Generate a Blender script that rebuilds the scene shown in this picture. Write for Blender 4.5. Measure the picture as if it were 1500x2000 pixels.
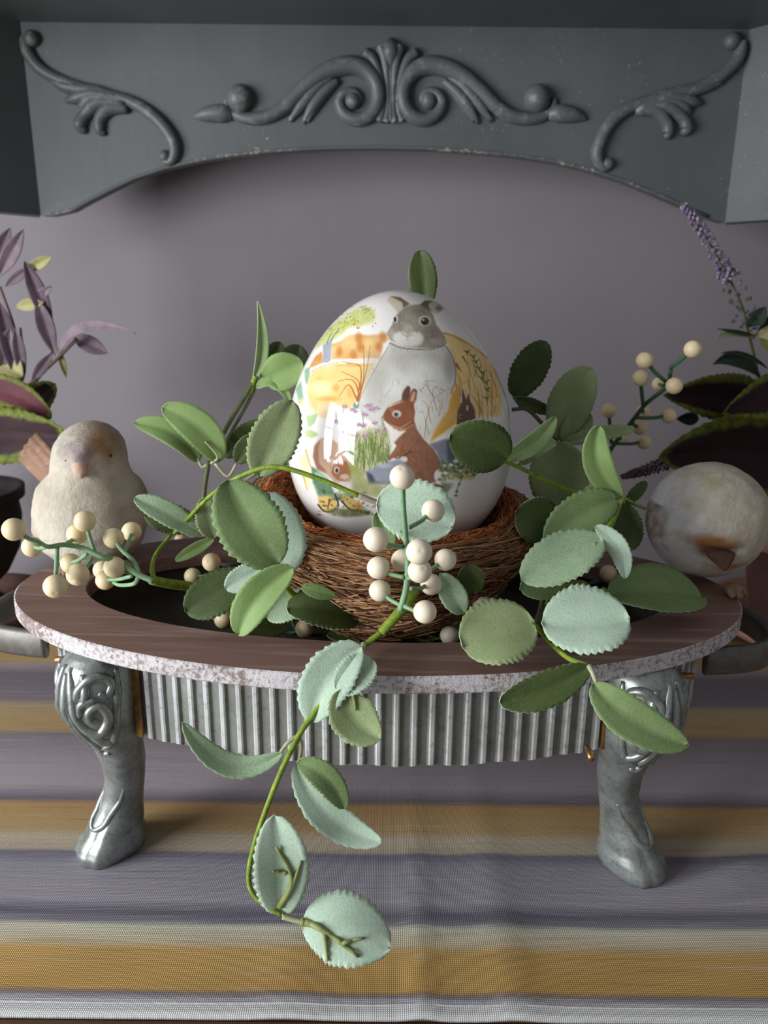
import bpy, bmesh, math, random
import numpy as np
from mathutils import Vector, Matrix, noise as mnoise
random.seed(7)
rng = np.random.default_rng(7)
for o in list(bpy.data.objects):
    bpy.data.objects.remove(o)
sc = bpy.context.scene
COL = sc.collection
PI = math.pi

# ------------------------------------------------------------------ camera
PITCH, ROLL, FPX = math.radians(16), math.radians(.6), 1500.0
CAM = Vector((.0035, -.5585, .408))
FW = Vector((0, math.cos(PITCH), -math.sin(PITCH)))
U0 = Vector((0, math.sin(PITCH), math.cos(PITCH)))
R0 = Vector((1, 0, 0))
RT = R0 * math.cos(ROLL) + U0 * math.sin(ROLL)
UP = U0 * math.cos(ROLL) - R0 * math.sin(ROLL)
cd = bpy.data.cameras.new('camera')
cd.sensor_fit = 'VERTICAL'
cd.sensor_height = 36
cd.sensor_width = 27
cd.lens = 36 * FPX / 2000
cd.clip_start = .01
cd.dof.use_dof = True
cd.dof.focus_distance = .47
cd.dof.aperture_fstop = 9.0
cam = bpy.data.objects.new('camera', cd)
cam.matrix_world = Matrix(((RT.x, UP.x, -FW.x, CAM.x), (RT.y, UP.y, -FW.y, CAM.y), (RT.z, UP.z, -FW.z, CAM.z), (0, 0, 0, 1)))
COL.objects.link(cam)
sc.camera = cam

# ------------------------------------------------------------------ light
w = bpy.data.worlds.new('world')
sc.world = w
w.use_nodes = True
bg = w.node_tree.nodes['Background']
bg.inputs[0].default_value = (.95, .97, 1.0, 1)
bg.inputs[1].default_value = .25
WIN = Vector((-1.32, -.74, .42))          # centre of the window that lights the place
ld = bpy.data.lights.new('window_daylight', 'AREA')
ld.shape = 'RECTANGLE'
ld.size, ld.size_y = .95, .90
ld.energy = 44
ld.color = (.93, .97, 1.0)
lo = bpy.data.objects.new('window_daylight', ld)
lo.location = WIN
lo.rotation_euler = (Vector((0.05, .05, .25)) - WIN).to_track_quat('-Z', 'Y').to_euler()
COL.objects.link(lo)
sc.view_settings.view_transform = 'Standard'
sc.view_settings.look = 'None'
sc.view_settings.exposure = 0.0
sc.view_settings.gamma = 1.0
sc.view_settings.use_curve_mapping = False

# ------------------------------------------------------------------ helpers
def ray(px, py):
    return FW + RT * ((px - 750) / FPX) - UP * ((py - 1000) / FPX)
def P(px, py, Y):
    d = ray(px, py); return CAM + d * ((Y - CAM.y) / d.y)
def G(px, py, z):
    d = ray(px, py); return CAM + d * ((z - CAM.z) / d.z)
def D(px, py, zc):
    return CAM + ray(px, py) * zc
def zc_of(v):
    return (v - CAM).dot(FW)

def lin(c):
    c = c / 255.0
    return c / 12.92 if c <= .04045 else ((c + .055) / 1.055) ** 2.4
def rgb(r, g, b):
    return (lin(r), lin(g), lin(b), 1)

def link(o, parent=None):
    COL.objects.link(o)
    if parent is not None:
        o.parent = parent
    return o
def tag(o, label=None, cat=None, group=None, kind=None):
    if label: o['label'] = label
    if cat: o['category'] = cat
    if group: o['group'] = group
    if kind: o['kind'] = kind
    return o
def empty(name, loc=(0, 0, 0), rz=0):
    o = bpy.data.objects.new(name, None)
    o.empty_display_size = .02
    o.location = loc; o.rotation_euler = (0, 0, rz)
    return link(o)

class MB:
    """collects verts and faces, then links them as ONE mesh object"""
    def __init__(s):
        s.v = []; s.f = []; s.m = []
    def add(s, vs, fs, mi=0):
        b = len(s.v)
        s.v += [tuple(x) for x in vs]
        s.f += [tuple(b + i for i in q) for q in fs]
        s.m += [mi] * len(fs)
        return s
    def box(s, a, b, mi=0):
        x0, y0, z0 = a; x1, y1, z1 = b
        vs = [(x0,y0,z0),(x1,y0,z0),(x1,y1,z0),(x0,y1,z0),(x0,y0,z1),(x1,y0,z1),(x1,y1,z1),(x0,y1,z1)]
        return s.add(vs, [(0,3,2,1),(4,5,6,7),(0,1,5,4),(1,2,6,5),(2,3,7,6),(3,0,4,7)], mi)
    def tube(s, pts, rad, n=8, mi=0, cap=True, squash=None):
        pts = [Vector(p) for p in pts]
        if not hasattr(rad, '__len__'): rad = [rad] * len(pts)
        t0 = (pts[1] - pts[0]).normalized()
        a = t0.orthogonal().normalized()
        vs, fs = [], []
        for i, p in enumerate(pts):
            t = (pts[min(i+1, len(pts)-1)] - pts[max(i-1, 0)]).normalized()
            a = (a - t * a.dot(t)).normalized()
            b = t.cross(a)
            for k in range(n):
                q = 2 * PI * k / n
                off = (a * math.cos(q) + b * math.sin(q)) * rad[i]
                if squash is not None:
                    ax, kf = squash
                    off = off - ax * off.dot(ax) * (1 - kf)
                vs.append(p + off)
        for i in range(len(pts) - 1):
            for k in range(n):
                k2 = (k + 1) % n
                fs.append((i*n+k, i*n+k2, (i+1)*n+k2, (i+1)*n+k))
        if cap:
            fs.append(tuple(range(n - 1, -1, -1)))
            fs.append(tuple((len(pts)-1)*n + k for k in range(n)))
        return s.add(vs, fs, mi)
    def ball(s, c, r, n=12, mi=0, sc3=(1, 1, 1)):
        vs = [(c[0], c[1], c[2] + r * sc3[2])]
        m = n // 2
        for i in range(1, m):
            th = PI * i / m
            for k in range(n):
                q = 2 * PI * k / n
                vs.append((c[0]+r*sc3[0]*math.sin(th)*math.cos(q), c[1]+r*sc3[1]*math.sin(th)*math.sin(q), c[2]+r*sc3[2]*math.cos(th)))
        vs.append((c[0], c[1], c[2] - r * sc3[2]))
        fs = [(0, 1+k, 1+(k+1) % n) for k in range(n)]
        for i in range(m - 2):
            for k in range(n):
                a = 1+i*n+k; b = 1+i*n+(k+1) % n
                fs.append((a, a+n, b+n, b))
        L = len(vs) - 1; b0 = 1+(m-2)*n
        fs += [(b0+k, L, b0+(k+1) % n) for k in range(n)]
        return s.add(vs, fs, mi)
    def loft(s, rings, closed_top=True, closed_bot=True, mi=0):
        n = len(rings[0]); vs = [v for r in rings for v in r]; fs = []
        for i in range(len(rings) - 1):
            for k in range(n):
                k2 = (k+1) % n
                fs.append((i*n+k, i*n+k2, (i+1)*n+k2, (i+1)*n+k))
        if closed_bot: fs.append(tuple(range(n-1, -1, -1)))
        if closed_top: fs.append(tuple((len(rings)-1)*n+k for k in range(n)))
        return s.add(vs, fs, mi)
    def lathe(s, prof, c=(0, 0, 0), n=40, mi=0, closed=False):
        rings = [[(c[0]+r*math.cos(2*PI*k/n), c[1]+r*math.sin(2*PI*k/n), c[2]+z) for k in range(n)] for r, z in prof]
        return s.loft(rings, not closed, not closed, mi)
    def mesh(s, name, mats, smooth=True):
        me = bpy.data.meshes.new(name)
        me.from_pydata(s.v, [], s.f)
        for m in (mats if isinstance(mats, (list, tuple)) else [mats]):
            me.materials.append(m)
        me.polygons.foreach_set('material_index', s.m)
        me.polygons.foreach_set('use_smooth', [smooth] * len(s.f))
        me.update()
        return me
    def build(s, name, mats, parent=None, smooth=True, fix=False):
        me = s.mesh(name, mats, smooth)
        if fix:
            bm = bmesh.new(); bm.from_mesh(me)
            bmesh.ops.recalc_face_normals(bm, faces=bm.faces); bm.to_mesh(me); bm.free()
        return link(bpy.data.objects.new(name, me), parent)

def smooth_line(pts, sub=6):
    """Catmull-Rom through the points (any dimension)"""
    pts = [np.array(p, float) for p in pts]
    ext = [2*pts[0]-pts[1]] + pts + [2*pts[-1]-pts[-2]]
    out = []
    for i in range(1, len(ext) - 2):
        p0, p1, p2, p3 = ext[i-1:i+3]
        for k in range(sub):
            t = k / sub
            out.append(.5*((2*p1)+(p2-p0)*t+(2*p0-5*p1+4*p2-p3)*t*t+(3*p1-p0-3*p2+p3)*t**3))
    out.append(pts[-1])
    return out
def bevel(o, wdt, seg=2, ang=40):
    m = o.modifiers.new('bevel', 'BEVEL'); m.width = wdt; m.segments = seg
    m.limit_method = 'ANGLE'; m.angle_limit = math.radians(ang)
    return o

# ------------------------------------------------------------------ materials
class NT:
    def __init__(s, name):
        s.mat = bpy.data.materials.new(name); s.mat.use_nodes = True
        s.t = s.mat.node_tree; s.b = s.t.nodes['Principled BSDF']
        s.co = s.n('ShaderNodeTexCoord')
    def n(s, typ, **kw):
        x = s.t.nodes.new(typ)
        for k, v in kw.items(): setattr(x, k, v)
        return x
    def l(s, a, b): s.t.links.new(a, b)
    def coord(s, scale=(1, 1, 1), rot=(0, 0, 0)):
        m = s.n('ShaderNodeMapping')
        m.inputs['Scale'].default_value = scale; m.inputs['Rotation'].default_value = rot
        s.l(s.co.outputs['Object'], m.inputs[0]); return m.outputs[0]
    def noise(s, scale, detail=3, rough=.55, stretch=(1, 1, 1), dist=0):
        x = s.n('ShaderNodeTexNoise'); x.inputs['Scale'].default_value = scale
        x.inputs['Detail'].default_value = detail; x.inputs['Roughness'].default_value = rough
        x.inputs['Distortion'].default_value = dist
        s.l(s.coord(stretch), x.inputs['Vector']); return x.outputs[0]
    def rng(s, v, a, b, c=0, d=1):
        x = s.n('ShaderNodeMapRange'); s.l(v, x.inputs[0])
        for i, q in enumerate((a, b, c, d)): x.inputs[i+1].default_value = q
        return x.outputs[0]
    def math(s, op, a, b=None):
        x = s.n('ShaderNodeMath', operation=op)
        for i, q in enumerate((a, b)):
            if q is None: continue
            if hasattr(q, 'links'): s.l(q, x.inputs[i])
            else: x.inputs[i].default_value = q
        return x.outputs[0]
    def mix(s, fac, a, b, mode='MIX'):
        x = s.n('ShaderNodeMix', data_type='RGBA', blend_type=mode)
        for i, q in ((0, fac), (6, a), (7, b)):
            if hasattr(q, 'links'): s.l(q, x.inputs[i])
            else: x.inputs[i].default_value = q
        return x.outputs[2]
    def attr(s, name):
        return s.n('ShaderNodeAttribute', attribute_name=name)
    def bump(s, h, strength=.3, dist=.001, prev=None):
        x = s.n('ShaderNodeBump'); x.inputs['Strength'].default_value = strength; x.inputs['Distance'].default_value = dist
        s.l(h, x.inputs['Height'])
        if prev is not None: s.l(prev, x.inputs['Normal'])
        s.l(x.outputs[0], s.b.inputs['Normal']); return x.outputs[0]
    def color(s, c):
        if hasattr(c, 'links'): s.l(c, s.b.inputs['Base Color'])
        else: s.b.inputs['Base Color'].default_value = c
    def set(s, rough=.5, metal=0, spec=.5, coat=0):
        s.b.inputs['Roughness'].default_value = rough; s.b.inputs['Metallic'].default_value = metal
        s.b.inputs['Specular IOR Level'].default_value = spec; s.b.inputs['Coat Weight'].default_value = coat
        s.b.inputs['Coat Roughness'].default_value = .03
        return s
def simple(name, c1, c2, scale=40, rough=.6, metal=0, spec=.3, bump=0, bscale=None, stretch=(1,1,1), lo=.35, hi=.65):
    m = NT(name).set(rough, metal, spec)
    m.color(m.mix(m.rng(m.noise(scale, 4, .6, stretch), lo, hi), c1, c2))
    if bump: m.bump(m.noise(bscale or scale*3, 4, .6, stretch), bump, .001)
    return m.mat

def leaf_mat(name, c, c2, speck=None, rough=.6):
    m = NT(name).set(rough, 0, .25)
    col = m.mix(m.rng(m.noise(60, 3), .3, .7), c, c2)
    if speck:
        col = m.mix(m.rng(m.noise(900, 3, .7), .5, .66, 0, .6), col, speck)
    m.color(col)
    m.bump(m.noise(700, 3, .7), .35, .0006)
    tr = m.n('ShaderNodeBsdfTranslucent'); m.l(col, tr.inputs[0])
    mx = m.n('ShaderNodeMixShader'); mx.inputs[0].default_value = .13
    out = m.t.nodes['Material Output']
    m.l(m.b.outputs[0], mx.inputs[1]); m.l(tr.outputs[0], mx.inputs[2]); m.l(mx.outputs[0], out.inputs[0])
    return m.mat
LM = {
 'green': leaf_mat('leaf_green', rgb(128,150,98), rgb(112,134,84), rgb(142,162,118)),
 'bright': leaf_mat('leaf_bright', rgb(136,160,100), rgb(122,148,86)),
 'deep': leaf_mat('leaf_deep', rgb(62,76,40), rgb(76,90,48), rgb(90,102,64), .5),
 'mint': leaf_mat('leaf_mint', rgb(196,214,194), rgb(180,202,178), rgb(146,178,150), .8),
 'frost': leaf_mat('leaf_frost', rgb(182,204,168), rgb(160,186,148), rgb(118,152,116), .8),
 'sage': leaf_mat('leaf_sage', rgb(156,170,124), rgb(142,156,110), rgb(120,134,92), .75),
 'olive': leaf_mat('leaf_olive', rgb(112,118,56), rgb(96,104,46)),
 'mauve': leaf_mat('leaf_mauve', rgb(118,98,110), rgb(96,80,90)),
 'mauve_grey': leaf_mat('leaf_mauve_grey', rgb(112,98,108), rgb(142,122,132)),
 'straw': leaf_mat('leaf_straw', rgb(176,170,112), rgb(150,140,104)),
 'bottle': leaf_mat('leaf_bottle', rgb(44,58,48), rgb(60,74,62)),
}
def coleus_mat(name, core, core2):
    m = NT(name).set(.65, 0, .2)
    e = m.attr('edge').outputs['Fac']
    nz = m.noise(70, 4, .7)
    f = m.rng(m.math('ADD', e, m.math('MULTIPLY', m.math('SUBTRACT', nz, .5), .5)), .60, .74)
    lime = m.mix(m.rng(m.noise(160, 3), .35, .65), rgb(104,110,38), rgb(68,78,28))
    m.color(m.mix(f, m.mix(m.rng(m.noise(30, 4), .35, .7), core, core2), lime))
    m.bump(m.noise(250, 3), .3, .001)
    return m.mat
FELT = simple('felt_edge', rgb(190,202,164), rgb(170,186,144), 90, .9)
LM['coleus'] = coleus_mat('leaf_coleus', rgb(46,23,28), rgb(34,16,20))
LM['coleus_red'] = coleus_mat('leaf_coleus_red', rgb(96,46,54), rgb(72,34,42))

STEM_G = simple('stem_yellow_green', rgb(138,158,52), rgb(100,126,36), 200, .55, bump=.4, bscale=600)
STEM_D = simple('stem_dull_green', rgb(92,100,56), rgb(70,78,48), 120, .6)
STEM_P = simple('stem_plastic_green', rgb(134,166,130), rgb(112,148,108), 120, .45)
STEM_P2 = simple('stem_plastic_dark', rgb(72,108,78), rgb(56,90,64), 120, .45)
PETI = simple('petiole_clear', rgb(176,176,140), rgb(150,152,112), 160, .4)
BERRY = simple('berry_cream', rgb(240,226,204), rgb(228,210,184), 50, .45, spec=.4)
BERRYY = simple('berry_ivory_yellow', rgb(234,214,174), rgb(222,200,156), 50, .45, spec=.4)

def paint_mat(name, chip_lo, chip_hi, rub=False):
    m = NT(name).set(.48, 0, .4)
    base = m.mix(m.rng(m.noise(9, 4), .35, .65), rgb(88,91,92), rgb(80,83,84))
    chips = m.math('MULTIPLY', m.rng(m.noise(260, 4, .75), chip_lo, chip_hi), m.rng(m.noise(11, 3), .5, .62))
    if rub:
        g = m.n('ShaderNodeNewGeometry')
        chips = m.math('MAXIMUM', chips, m.math('MULTIPLY', m.rng(g.outputs['Pointiness'], .53, .59), m.rng(m.noise(90, 3, .7), .54, .66, 0, .5)))
    m.color(m.mix(chips, base, rgb(178,170,150)))
    m.bump(m.noise(60, 4, .6, (1, 1, .25)), .12, .002)
    return m.mat
PAINT = paint_mat('hutch_paint', .645, .70)
PAINT_WORN = paint_mat('hutch_paint_worn', .52, .62)
WALLM = simple('wall_mauve_grey', rgb(128,121,124), rgb(122,116,120), 3, .8, bump=.08, bscale=300)

def wood_mat(name, c1, c2, c3, sx):
    m = NT(name).set(.62, 0, .25)
    n1 = m.noise(14, 5, .65, (sx, 1, 1), .3); n2 = m.noise(90, 4, .7, (sx*.6, 1, 1))
    col = m.mix(m.rng(n1, .35, .68), c1, c2)
    col = m.mix(m.rng(n2, .52, .68, 0, .6), col, c3)
    m.color(col); m.bump(n2, .25, .0012)
    return m.mat
BOARD = wood_mat('board_walnut', rgb(138,108,98), rgb(106,80,72), rgb(172,150,140), .10)
TABLEW = wood_mat('table_wood', rgb(92,66,48), rgb(72,50,38), rgb(120,92,70), .1)
def whitewash():
    m = NT('board_whitewash_edge').set(.85, 0, .15)
    n = m.noise(320, 4, .75)
    big = m.noise(22, 3)
    f = m.rng(m.math('ADD', m.math('MULTIPLY', n, .6), m.math('MULTIPLY', big, .4)), .45, .56)
    m.color(m.mix(f, rgb(202,196,198), rgb(134,116,112)))
    m.bump(n, .6, .0015)
    return m.mat
WASH = whitewash()
def galv(name, c1, c2, metal, rough, sc=30):
    m = NT(name).set(rough, metal, .5)
    n = m.noise(sc, 5, .7); n2 = m.noise(sc*8, 3)
    col = m.mix(m.rng(n, .38, .64), c1, c2)
    col = m.mix(m.rng(n2, .55, .7, 0, .35), col, rgb(92,88,80))
    m.color(col); m.bump(n2, .12, .001)
    return m.mat
GALV = galv('galvanised_band', rgb(142,142,138), rgb(122,122,116), .3, .55)
GALV_R = galv('galvanised_ridge', rgb(204,206,206), rgb(176,178,176), .25, .5)
PEWTER = galv('pewter_leg', rgb(158,164,162), rgb(122,126,120), .55, .36, 45)
HANDLE = galv('handle_iron', rgb(120,116,110), rgb(92,88,82), .45, .45)
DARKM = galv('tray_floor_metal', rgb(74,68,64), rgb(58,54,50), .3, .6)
BRASS = galv('brass_screw', rgb(196,152,92), rgb(150,110,60), .8, .35, 200)
TERRA = simple('terracotta', rgb(196,152,132), rgb(176,128,108), 25, .85, bump=.2)
TERRA_D = simple('terracotta_dark', rgb(98,68,60), rgb(80,54,48), 25, .8, bump=.2)
URN = simple('urn_dark', rgb(44,38,36), rgb(32,28,27), 25, .7, bump=.2)

# ------------------------------------------------------------------ setting
wall = MB().box((-1.3, .50, -.05), (1.3, .54, 1.3)).build('wall_back', WALLM, smooth=False)
tag(wall, 'plain mauve grey wall behind the arrangement', None, kind='structure')

table = empty('table', (0, 0, 0)); tag(table, 'brown wooden table under the striped runner', 'table')
planks = [(-1.1, -.207), (-.206, -.02), (-.019, .18), (.181, .37), (.371, .499)]
for y0, y1 in planks:
    y0 = max(y0, -.42)
    pk = MB().box((-1.0, y0, -.04), (1.0, y1, -.0045)).build('plank', TABLEW, table, smooth=False); bevel(pk, .0012)

# runner: one cloth with woven stripes, soft folds, hem
def runner():
    m = NT('runner_striped_weave').set(.9, 0, .1)
    stops = [(1225,(147,127,123)),(1243,(151,132,126)),(1252,(202,166,108)),(1296,(212,175,117)),(1306,(185,169,169)),(1322,(139,127,136)),(1372,(149,138,144)),
             (1382,(198,174,136)),(1428,(203,168,112)),(1440,(154,142,145)),(1500,(188,177,183)),(1540,(194,182,186)),(1566,(129,121,130)),(1576,(204,164,108)),
             (1625,(204,173,123)),(1640,(210,195,169)),(1664,(203,185,161)),(1670,(125,121,136)),(1694,(166,161,171)),(1762,(179,172,182)),(1786,(118,114,128)),(1806,(150,146,153)),(1812,(228,224,201)),(1844,(223,205,171)),
             (1858,(219,178,107)),(1936,(212,168,97)),(1943,(118,111,117)),(1952,(187,181,185)),(1962,(228,228,225)),(1990,(228,228,225))]
    ya, yb = G(750, 1225, 0).y, G(750, 1990, 0).y
    sx = m.n('ShaderNodeSeparateXYZ'); m.l(m.co.outputs['Object'], sx.inputs[0])
    wob = m.math('MULTIPLY', m.math('SUBTRACT', m.noise(6, 3, .6, (.5, .3, 1)), .5), .006)
    wob2 = m.math('MULTIPLY', m.math('SUBTRACT', m.noise(420, 3, .6, (.05, 1, 1)), .5), .005)
    yy = m.math('ADD', m.math('ADD', sx.outputs['Y'], wob), wob2)
    t = m.rng(yy, yb, ya)
    cr = None
    # two ramps (node limit of 32 stops is kept well clear)
    def ramp(sub):
        r = m.n('ShaderNodeValToRGB')
        els = r.color_ramp.elements
        for i, (py, c) in enumerate(sub):
            pos = (G(750, py, 0).y - yb) / (ya - yb)
            e = els[i] if i < 2 else els.new(pos)
            e.position = pos; e.color = rgb(*c)
        m.l(t, r.inputs[0]); return r.outputs[0], r
    s2 = sorted(stops, key=lambda s: -s[0])
    r1, _ = ramp(s2[:15]); r2, _ = ramp(s2[14:])
    cut = (G(750, s2[14][0], 0).y - yb) / (ya - yb)
    col = m.mix(m.math('GREATER_THAN', t, cut), r1, r2)
    # streaks of pale and dark yarn along the stripe
    st = m.noise(330, 3, .7, (.02, 1, 1))
    col = m.mix(m.rng(st, .58, .72, 0, .4), col, rgb(222,214,212))
    st2 = m.noise(260, 3, .7, (.03, 1.1, 1))
    col = m.mix(m.rng(st2, .56, .72, 0, .35), col, rgb(84,76,84))
    wv = []
    for ax, sc_ in (('X', 250.0), ('Y', 220.0)):
        v = m.n('ShaderNodeTexWave', wave_type='BANDS', bands_direction=ax)
        v.inputs['Scale'].default_value = sc_ / 1.0; v.inputs['Distortion'].default_value = .6; v.inputs['Detail'].default_value = 1
        m.l(m.co.outputs['Object'], v.inputs['Vector']); wv.append(v.outputs['Fac'])
    wf = m.math('MULTIPLY', wv[0], wv[1])
    col = m.mix(m.rng(wf, 0, .5, .8, 0), col, m.mix(.6, col, rgb(56,48,54)))
    m.color(col); m.bump(wf, .5, .0008)
    return m.mat
RUN = runner()
ya, yb = G(750, 1232, 0).y, G(750, 1989, 0).y
nx, ny = 220, 130
mb = MB(); vs = []
def fold(x, y):
    z = 0
    for cx, cy, sx, sy, a, ang in ((.27, -.085, .05, .012, .0045, .35), (.30, -.115, .06, .014, .0035, .2), (.03, -.2, .009, .16, .0018, 0), (.085, -.2, .014, .2, .0016, 0),
                                   (-.32, -.12, .06, .02, .002, -.2), (.36, -.03, .06, .015, .003, .15), (-.05, -.21, .02, .1, .0012, 0)):
        dx, dy = x - cx, y - cy
        u = dx*math.cos(ang)+dy*math.sin(ang); v = -dx*math.sin(ang)+dy*math.cos(ang)
        z += a * math.exp(-(u/sx)**2 - (v/sy)**2)
    return z
for j in range(ny + 1):
    for i in range(nx + 1):
        x = -.72 + 1.44 * i / nx; y = yb + (ya - yb) * j / ny
        vs.append((x, y - .012 * x * (1 - j / ny) * 0, fold(x, y)))
mb.add(vs, [(j*(nx+1)+i, j*(nx+1)+i+1, (j+1)*(nx+1)+i+1, (j+1)*(nx+1)+i) for j in range(ny) for i in range(nx)])
cloth = mb.build('table_runner', RUN)
sol = cloth.modifiers.new('solid', 'SOLIDIFY'); sol.thickness = .0028; sol.offset = -1
tag(cloth, 'woven table runner striped in ochre, grey and purple under the stand', 'table runner')
hem = MB().tube([(-.72 + 1.44*i/60, yb + .0085 + .0003*math.sin(i), .0002 + fold(-.72+1.44*i/60, yb+.0085)) for i in range(61)], .0004, 5).build('hem_stitch', simple('thread', rgb(196,190,196), rgb(170,164,172), 300, .9), cloth)

# window frame with bars in front of the daylight
wn = empty('window_1', WIN); tag(wn, 'white framed window with glazing bars at the left', None, kind='structure')
WFR = simple('window_frame_paint', rgb(170,166,160), rgb(160,156,150), 10, .5)
wn.rotation_euler = lo.rotation_euler
fr = MB()
for a in (-1, 1):
    fr.box((a*.5-.025, -.49, -.06), (a*.5+.025, .49, -.02)); fr.box((-.5, a*.475-.025, -.06), (.5, a*.475+.025, -.02))
fr.build('window_frame', WFR, wn, smooth=False)
MB().box((-.014, -.46, -.05), (.014, .46, -.03)).build('glazing_bar', WFR, wn, smooth=False)
MB().box((-.48, .08, -.05), (.48, .11, -.03)).build('glazing_bar', WFR, wn, smooth=False)

# ------------------------------------------------------------------ hutch: valance with carved onlays
HY = .39
hutch = empty('hutch', (0, HY, .49)); tag(hutch, 'painted grey hutch canopy with arched valance and carved scroll onlays', 'hutch')
def hutch_part(mb, name, mats, smooth=False, fix=True):
    o = mb.build(name, mats, None, smooth, fix)
    o.parent = hutch; o.matrix_parent_inverse = Matrix.Translation((0, -HY, -.49))
    return o
XL, XR, ZB, ZT = -.3975, .3948, .489, .686
arch_px = [(100,423),(140,412),(170,395),(215,372),(260,350),(320,330),(400,312),(480,301),(560,294),(650,290),(740,289),(830,291),(920,297),(1000,304),(1080,316),(1150,332),(1220,355),(1270,375),(1310,392),(1345,408),(1385,425)]
arch = [P(x, y, HY) for x, y in arch_px]
low = [(XL, ZB)] + [(a.x, max(a.z, ZB)) for a in arch] + [(XR, ZB)]
vb = MB(); n = len(low); TH = .018
front = [(x, HY, z) for x, z in low]; top = [(x, HY, ZT) for x, _ in low]
vs = front + top + [(x, y + TH, z) for x, y, z in front] + [(x, y + TH, z) for x, y, z in top]
fs = [(i, i+1, n+i+1, n+i) for i in range(n-1)] + [(2*n+i, 3*n+i, 3*n+i+1, 2*n+i+1) for i in range(n-1)]
vb.add(vs, fs); vb.add(vs, [(i, 2*n+i, 2*n+i+1, i+1) for i in range(n-1)], 1)
vb.add(vs, [(n+i, n+i+1, 3*n+i+1, 3*n+i) for i in range(n-1)])
me_v = vb
vo = hutch_part(vb, 'valance_board', [PAINT, PAINT_WORN])
# worn rounded arris along the arch
hutch_part(MB().tube([(a.x, HY + .001, max(a.z, ZB) + .0012) for a in arch], .0022, 8), 'arch_edge', PAINT_WORN, True)
hutch_part(MB().box((-.75, HY - .24, ZT), (.75, .499, ZT + .02)), 'top_board', PAINT)
for s, x0 in ((-1, XL), (1, XR)):
    a = math.radians(52); L = .27; t = .018
    d = Vector((s*math.cos(a), -math.sin(a), 0)); nn = Vector((s*math.sin(a), math.cos(a), 0))
    q = [Vector((x0, HY, 0)), Vector((x0, HY, 0)) + d*L, Vector((x0, HY, 0)) + d*L + nn*t, Vector((x0, HY, 0)) + nn*t + Vector((0, .018, 0))]
    pb = MB().loft([[(v.x, v.y, ZB) for v in q], [(v.x, v.y, ZT) for v in q]])
    hutch_part(pb, 'side_panel', PAINT)
def relief(parent_name, strokes, balls=()):
    mb = MB()
    ax = Vector((0, 1, 0))
    for st in strokes:
        pts = smooth_line(st, 5); kf = .00076 if len(st) <= 5 and 'corner' in parent_name else .00062
        mb.tube([P(p[0], p[1], HY - .002) for p in pts], [max(p[2], .6) * kf for p in pts], 10, squash=(ax, 1.15))
    for x, y, r, ex in balls:
        c = P(x, y, HY - .003)
        mb.ball(c, r*.00060, 16, 0, (ex, 1.0, 1))
    return hutch_part(mb, parent_name, PAINT_WORN if False else ONL, True)
ONL = paint_mat('onlay_paint', .62, .68, True)
half = [[(443,192,5),(446,212,7),(462,226,9),(490,232,11),(522,228,12),(555,210,13),(590,176,14),(632,143,15),(680,128,16),(715,138,15),(736,166,14),(738,200,14),(722,226,13),(695,234,12),(672,222,11),(663,200,10),(673,183,9),(691,180,8),(701,193,7),(694,208,5)],
        [(650,148,6),(618,172,10),(590,205,10),(566,236,4)], [(660,158,6),(634,180,10),(610,210,10),(592,241,3)], [(650,172,4),(628,195,7),(612,215,7),(600,238,3)],
        [(712,102,9),(730,118,9),(745,160,7),(749,205,6),(741,238,8)], [(744,90,10),(752,118,9),(757,165,6),(758,210,6),(754,240,9)]]
strokes = half + [[(1526-x, y, r) for x, y, r in s] for s in half] + [[(763,128,6),(763,180,5),(763,238,8)], [(763,74,3),(763,88,14),(763,105,16),(763,122,10),(763,134,4)],
    [(376,229,2),(395,225,11),(418,222,15),(440,222,15),(456,226,8)], [(1146,233,2),(1128,227,11),(1106,223,15),(1086,222,15),(1070,226,8)]]
relief('center_onlay', strokes, [(469,193,25,1), (1049,193,25,1), (689,197,15,1), (837,197,15,1)])
R1 = [[(1446,82,9),(1447,98,11),(1436,122,11),(1402,152,11),(1352,174,10),(1292,190,10),(1232,210,11),(1192,240,12),(1170,280,12),(1166,308,11),(1178,328,8),(1190,326,6)],
      [(1235,210,8),(1300,188,10),(1370,172,9),(1412,160,3)], [(1245,207,8),(1310,192,11),(1350,198,9),(1370,202,3)], [(1250,206,8),(1305,197,11),(1338,212,9),(1346,224,3)],
      [(1245,212,8),(1300,208,11),(1333,232,9),(1340,252,10),(1330,262,4)], [(1240,216,7),(1280,217,10),(1302,242,9),(1304,262,8),(1296,268,3)]]
relief('corner_onlay', R1, [(1430,80,15,1), (1187,320,11,1)])
L1 = [[(52,72,9),(51,88,11),(60,112,11),(86,140,11),(132,162,10),(192,180,10),(258,200,11),(306,232,12),(336,270,12),(342,298,11),(332,316,8),(320,314,6)],
      [(250,200,8),(190,180,10),(130,170,9),(92,152,3)], [(245,200,8),(185,185,11),(150,192,9),(128,197,3)], [(240,202,8),(190,190,11),(165,205,9),(156,222,3)],
      [(245,206,8),(195,200,11),(165,226,9),(158,246,10),(168,258,4)], [(250,212,7),(215,212,10),(196,232,9),(196,254,8),(206,262,3)]]
relief('corner_onlay', L1, [(62,75,14,1), (322,305,11,1)])

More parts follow.
